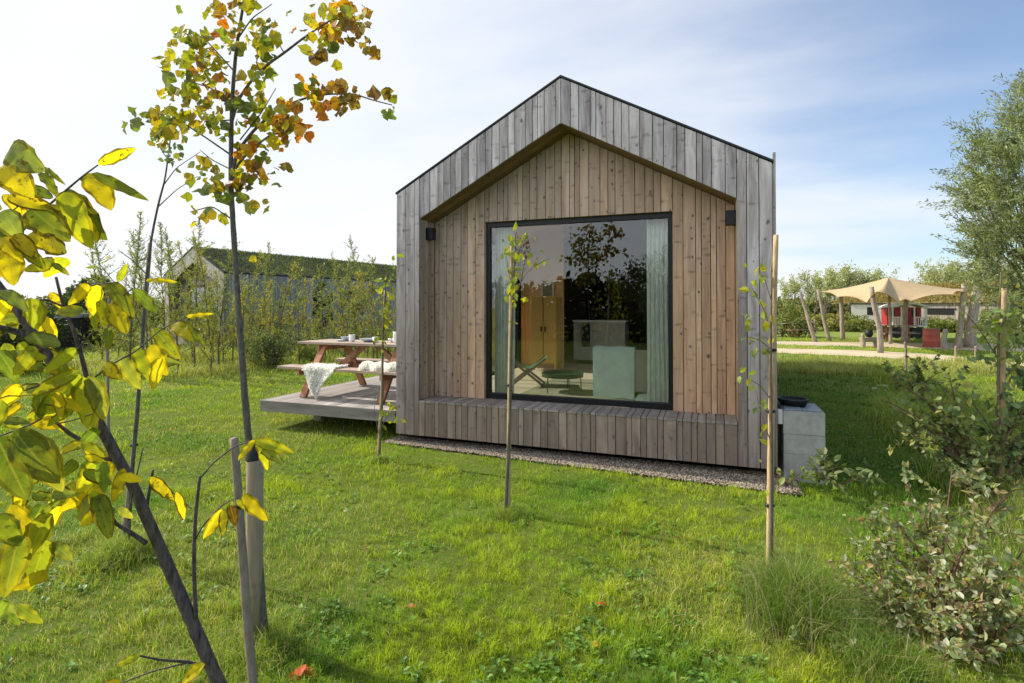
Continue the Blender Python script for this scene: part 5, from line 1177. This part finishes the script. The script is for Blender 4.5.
thin_tree('staked_sapling','sparse staked sapling crossing the right edge of the cabin front',(770,588),(772,262),[2.2,1.8,1.5,.6],d-.04,[(762,270,10,8,8,SM),(756,290,8,10,7,SM),(766,310,8,10,6,SM),(752,318,7,6,6,SM),(757,345,10,8,7,GG),(750,378,10,7,8,SM),(760,400,8,8,6,GG),(762,432,5,8,4,SM),(770,340,6,10,4,SM),(775,550,8,25,6,SM),(768,500,5,12,3,SM),(746,340,6,5,4,GG)],9,[([(771,400),(760,385),(746,378)],[.8,.6,.4]),([(771,350),(760,340),(742,335)],[.8,.6,.4]),([(771,330),(762,305),(752,288)],[.8,.6,.4]),([(770,440),(760,410),(756,390)],[.7,.5,.4]),([(771,300),(765,280),(758,268)],[.6,.5,.3])])
cane('cane','tall straight cane in front of the right edge of the cabin',[(769,596),(770,540),(771,440),(773,340),(776,235)],[3.6,3.4,3.2,2.9,2.4],d,'cane',((770.5,411,4.2),(772,350,4.),(769.5,505,4.2)))
# right edge sapling and canes
d=4.72
DG=[(.12,.18,.06),(.18,.24,.085),(.25,.31,.13),(.32,.31,.09)]
cl=[(1000,310,20,14,26,DG),(1005,340,22,20,46,DG),(992,360,18,12,18,DG),(1012,300,14,20,26,DG),(1010,385,14,20,30,DG),(975,395,18,12,18,DG),(1000,420,22,18,34,DG),(1005,460,18,18,26,DG),(1000,325,18,16,22,SM[2:])]
thin_tree('staked_sapling','leafy staked sapling at the right edge with dark green leaves',(996,508),(1001,272),[1.7,1.5,1.2,.6],d,cl,9,[([(998,440),(975,405),(950,385)],[1.2,.9,.5]),([(999,400),(1015,370),(1030,350)],[1.2,.9,.5]),([(999,360),(980,330),(965,312)],[1,.8,.5]),([(1000,330),(1012,305),(1020,290)],[1,.8,.5]),([(998,460),(1015,440),(1030,425)],[1,.8,.5])])
cane('cane','tall orange-brown cane supporting the leafy sapling at the right edge',[(1000,508),(1001,440),(1002,380),(1004,288)],[3.2,3.,2.8,2.5],d+.03,'cane',((1000,430,3.8),(1002,395,3.8)))
cane('cane','thin cane standing beyond the lawn under the right end of the tent',[(906,378),(906,350),(905,342)],1.2,12.5,'canegrey')
for a,b_ in ((957,362),(976,363)): 
    pass
cane('cane','short stake left of the pair carrying a black rope',[(956,360),(956,346)],1.4,17.5,'canegrey'); cane('cane','short stake right of the pair carrying a black rope',[(976,362),(976,346)],1.4,17.5,'canegrey')
# --- rose-like shrubs bottom right
def arch_shrub(label,bases,tips_,d,n_leaf,lpx,cols,name='wild_shrub',group=None,rpx=2.2,sub=7,bark='shoot',cat='shrub',wr=.6):
    b=P(*bases[0],d); o3=np.array([b[0],b[1],0]); t=empty(name,tuple(o3),0,label,cat,group); m=M(); tw_=[]
    for i,(tx,ty,td) in enumerate(tips_):
        bx,by=bases[i%len(bases)]; mx=(bx*.55+tx*.45)+rng.uniform(-14,14); my=by*.42+ty*.58-abs(tx-bx)*.12
        q=tubeP(m,[(bx,by,d),((bx+mx)/2,(by+my)/2,(d*.8+td*.2)),(mx,my,(d+td)/2),(tx,ty,td)],[rpx,rpx*.8,rpx*.55,rpx*.22],6,18); tw_.append(q[4:])
        for j in range(sub):
            k=rng.randint(5,17); p=q[k]; ax=q[k]-q[k-1]; ax/=np.linalg.norm(ax); dd=rot_rand(ax,rng.uniform(.5,1.1)); L=rng.uniform(.10,.30); s=spline([p,p+dd*L*.5+[0,0,.01],p+dd*L+[0,0,-.02]],6); m.tube(s,np.linspace(.0022,.0008,6),4,cap=False); tw_.append(s)
    for q in m.v: q-=o3
    m.build('stems',MT[bark],t,smooth=True)
    Ls=np.array([len(q) for q in tw_]); k=n_leaf; wi=rng.randint(len(tw_),size=k); pos=[];dd=[]
    for i in wi:
        q=tw_[i]; f=rng.rand()**.8*(len(q)-1.001); a=int(f); pos.append(q[a]*(1-f+a)+q[a+1]*(f-a)); dd.append((q[a+1]-q[a])/np.linalg.norm(q[a+1]-q[a]))
    pos=np.array(pos)-o3+rng.randn(k,3)*.006; dd=np.array(dd)*.5+rng.randn(k,3)*.7
    m=M(); leaf_cloud(m,pos,dd,lpx*d/FPX*rng.uniform(.5,1.25,k),wr,pal(k,cols,jit=.35),'oval',rng.randn(k,3)*.7+[0,0,1.]); m.build('leaves',MT['leaf'],t); return t
BG=[(.17,.23,.09),(.25,.31,.15),(.36,.41,.24),(.48,.49,.36),(.30,.29,.11),(.36,.26,.15)]
arch_shrub('straggly shrub with small grey-green leaves and reddish stems in the bottom right corner',[(935,700),(915,705),(960,700),(990,700)],
 [(806,628,2.9),(835,640,2.9),(850,600,3.),(818,670,2.7),(865,560,3.1),(880,610,2.9),(862,520,3.2),(905,480,3.2),(930,500,3.1),(952,470,3.1),(915,560,3.),(945,540,2.8),(975,520,2.8),(1000,500,2.8),(1030,540,2.7),(1010,590,2.6),(975,600,2.6),(1040,640,2.5),(900,650,2.7),(870,670,2.6),(960,640,2.5),(1020,480,2.9),(925,600,2.9),(895,520,3.1),(840,660,2.7),(990,560,2.7),(1035,600,2.5)],2.75,6200,8.,BG,sub=13)
arch_shrub('low spreading shrub with sparse pale leaves on long stems left of the bottom right shrub',[(885,700),(905,690)],[(800,632,2.95),(815,612,2.95),(832,588,3.),(850,560,3.1),(838,640,2.8),(806,662,2.7),(862,585,3.),(878,560,3.05),(892,600,2.9),(850,625,2.8)],2.8,1300,7.5,BG,rpx=1.6,sub=9)
arch_shrub('open-branched shrub with pale undersided leaves behind the bottom right shrub',[(985,505),(1000,508),(970,500)],
 [(890,378,4.9),(880,398,4.8),(905,372,5.),(892,428,4.7),(915,445,4.6),(930,400,4.8),(950,378,5.),(935,430,4.7),(955,410,4.8),(975,440,4.6),(900,410,4.8),(1030,400,4.6),(1035,440,4.5),(960,460,4.6),(925,385,4.9),(1020,420,4.7)],4.65,2200,6.8,DG+[(.24,.27,.14)],rpx=1.8,sub=8)
arch_shrub('dense dark shrub at the very right edge beside the leafy sapling',[(1040,520),(1060,520)],[(1000,430,5.1),(1015,400,5.2),(1030,380,5.3),(1050,390,5.2),(1010,470,5.),(1040,430,5.1),(1060,420,5.),(1025,450,5.),(1020,490,4.9),(1045,480,4.9),(1062,460,4.9)],5.0,2600,11,[(.10,.15,.06),(.15,.20,.08),(.21,.26,.12)],rpx=2.,sub=9)
arch_shrub('low leafy weed at the foot of the concrete blocks',[(828,484),(838,486)],[(815,470,4.9),(828,462,4.9),(842,466,4.8),(850,474,4.8),(836,474,4.7)],4.85,130,9,[(.14,.19,.06),(.2,.24,.1)],name='leafy_weed',rpx=1.,sub=3,cat='weed')
arch_shrub('tiny leafy shoot between the cane and the concrete blocks',[(787,486)],[(780,470,5.0),(790,474,5.),(796,480,4.9)],5.0,30,9,[(.24,.30,.08)],name='leafy_weed',rpx=.8,sub=2,cat='weed')
arch_shrub('small broad-leaved plant rising from the long grass beyond the dark lawn',[(925,400)],[(905,365,10.),(918,355,10.),(932,360,10.),(940,372,10.),(912,378,10.),(900,385,10.)],10.,170,6,[(.08,.13,.04),(.14,.18,.07)],name='leafy_plant',rpx=.8,sub=5,cat='plant')
# long dry grass stalks at the right
m=M(); k=70
for i in range(k):
    px=rng.uniform(745,880) if i<38 else rng.uniform(985,1035); py=rng.uniform(600,665) if i<38 else rng.uniform(500,560); b=GP(px,py); h=rng.uniform(.25,.55); l=rng.uniform(-.35,.35); l2=rng.uniform(-.3,.3)
    m.tube(spline([b,b+[l*h*.3,l2*h*.3,h*.6],b+[l*h,l2*h,h*rng.uniform(.75,1)]],7),np.linspace(.0016,.0007,7),3,col=(.40,.33,.19),cap=False)
o=m.build('dry_stalks',MT['flat']); tag(o,'dry pale grass stalks arching out of the rough grass','dry grass',kind='stuff')
# fallen leaves
for px,py,lab,c,s in [(301,668,'large crumpled orange leaf on the grass right of the thick post',(.55,.10,.02),.05),(602,613,'small orange leaf lying in the middle of the lawn',(.60,.13,.02),.022),(597,655,'small yellow leaf lying near the bottom middle of the lawn',(.55,.38,.03),.022),(411,615,'brownish leaf on the grass left of the middle sapling',(.35,.16,.05),.03),(366,556,'tiny tan leaf on the lawn between the post and the middle sapling',(.35,.22,.08),.022),(347,519,'pale upturned leaf on the lawn left of the middle sapling',(.5,.5,.46),.022),(675,545,'small brown leaf on the lawn right of the middle sapling',(.33,.15,.05),.022)]:
    g_=GP(px,py); z=float(H(g_[0],g_[1]))+.035; m=M(); leaf_cloud(m,np.array([[0,0,0.]]*3)+rng.randn(3,3)*s*.15,rng.randn(3,3)*[1,1,.3],s*1.6,.8,np.array([c]*3),'oval',np.array([[0,0,1.]]*3)+rng.randn(3,3)*.4)
    o=m.build('fallen_leaf',MT['leaf']); o.location=(g_[0],g_[1],z); tag(o,lab,'leaf')
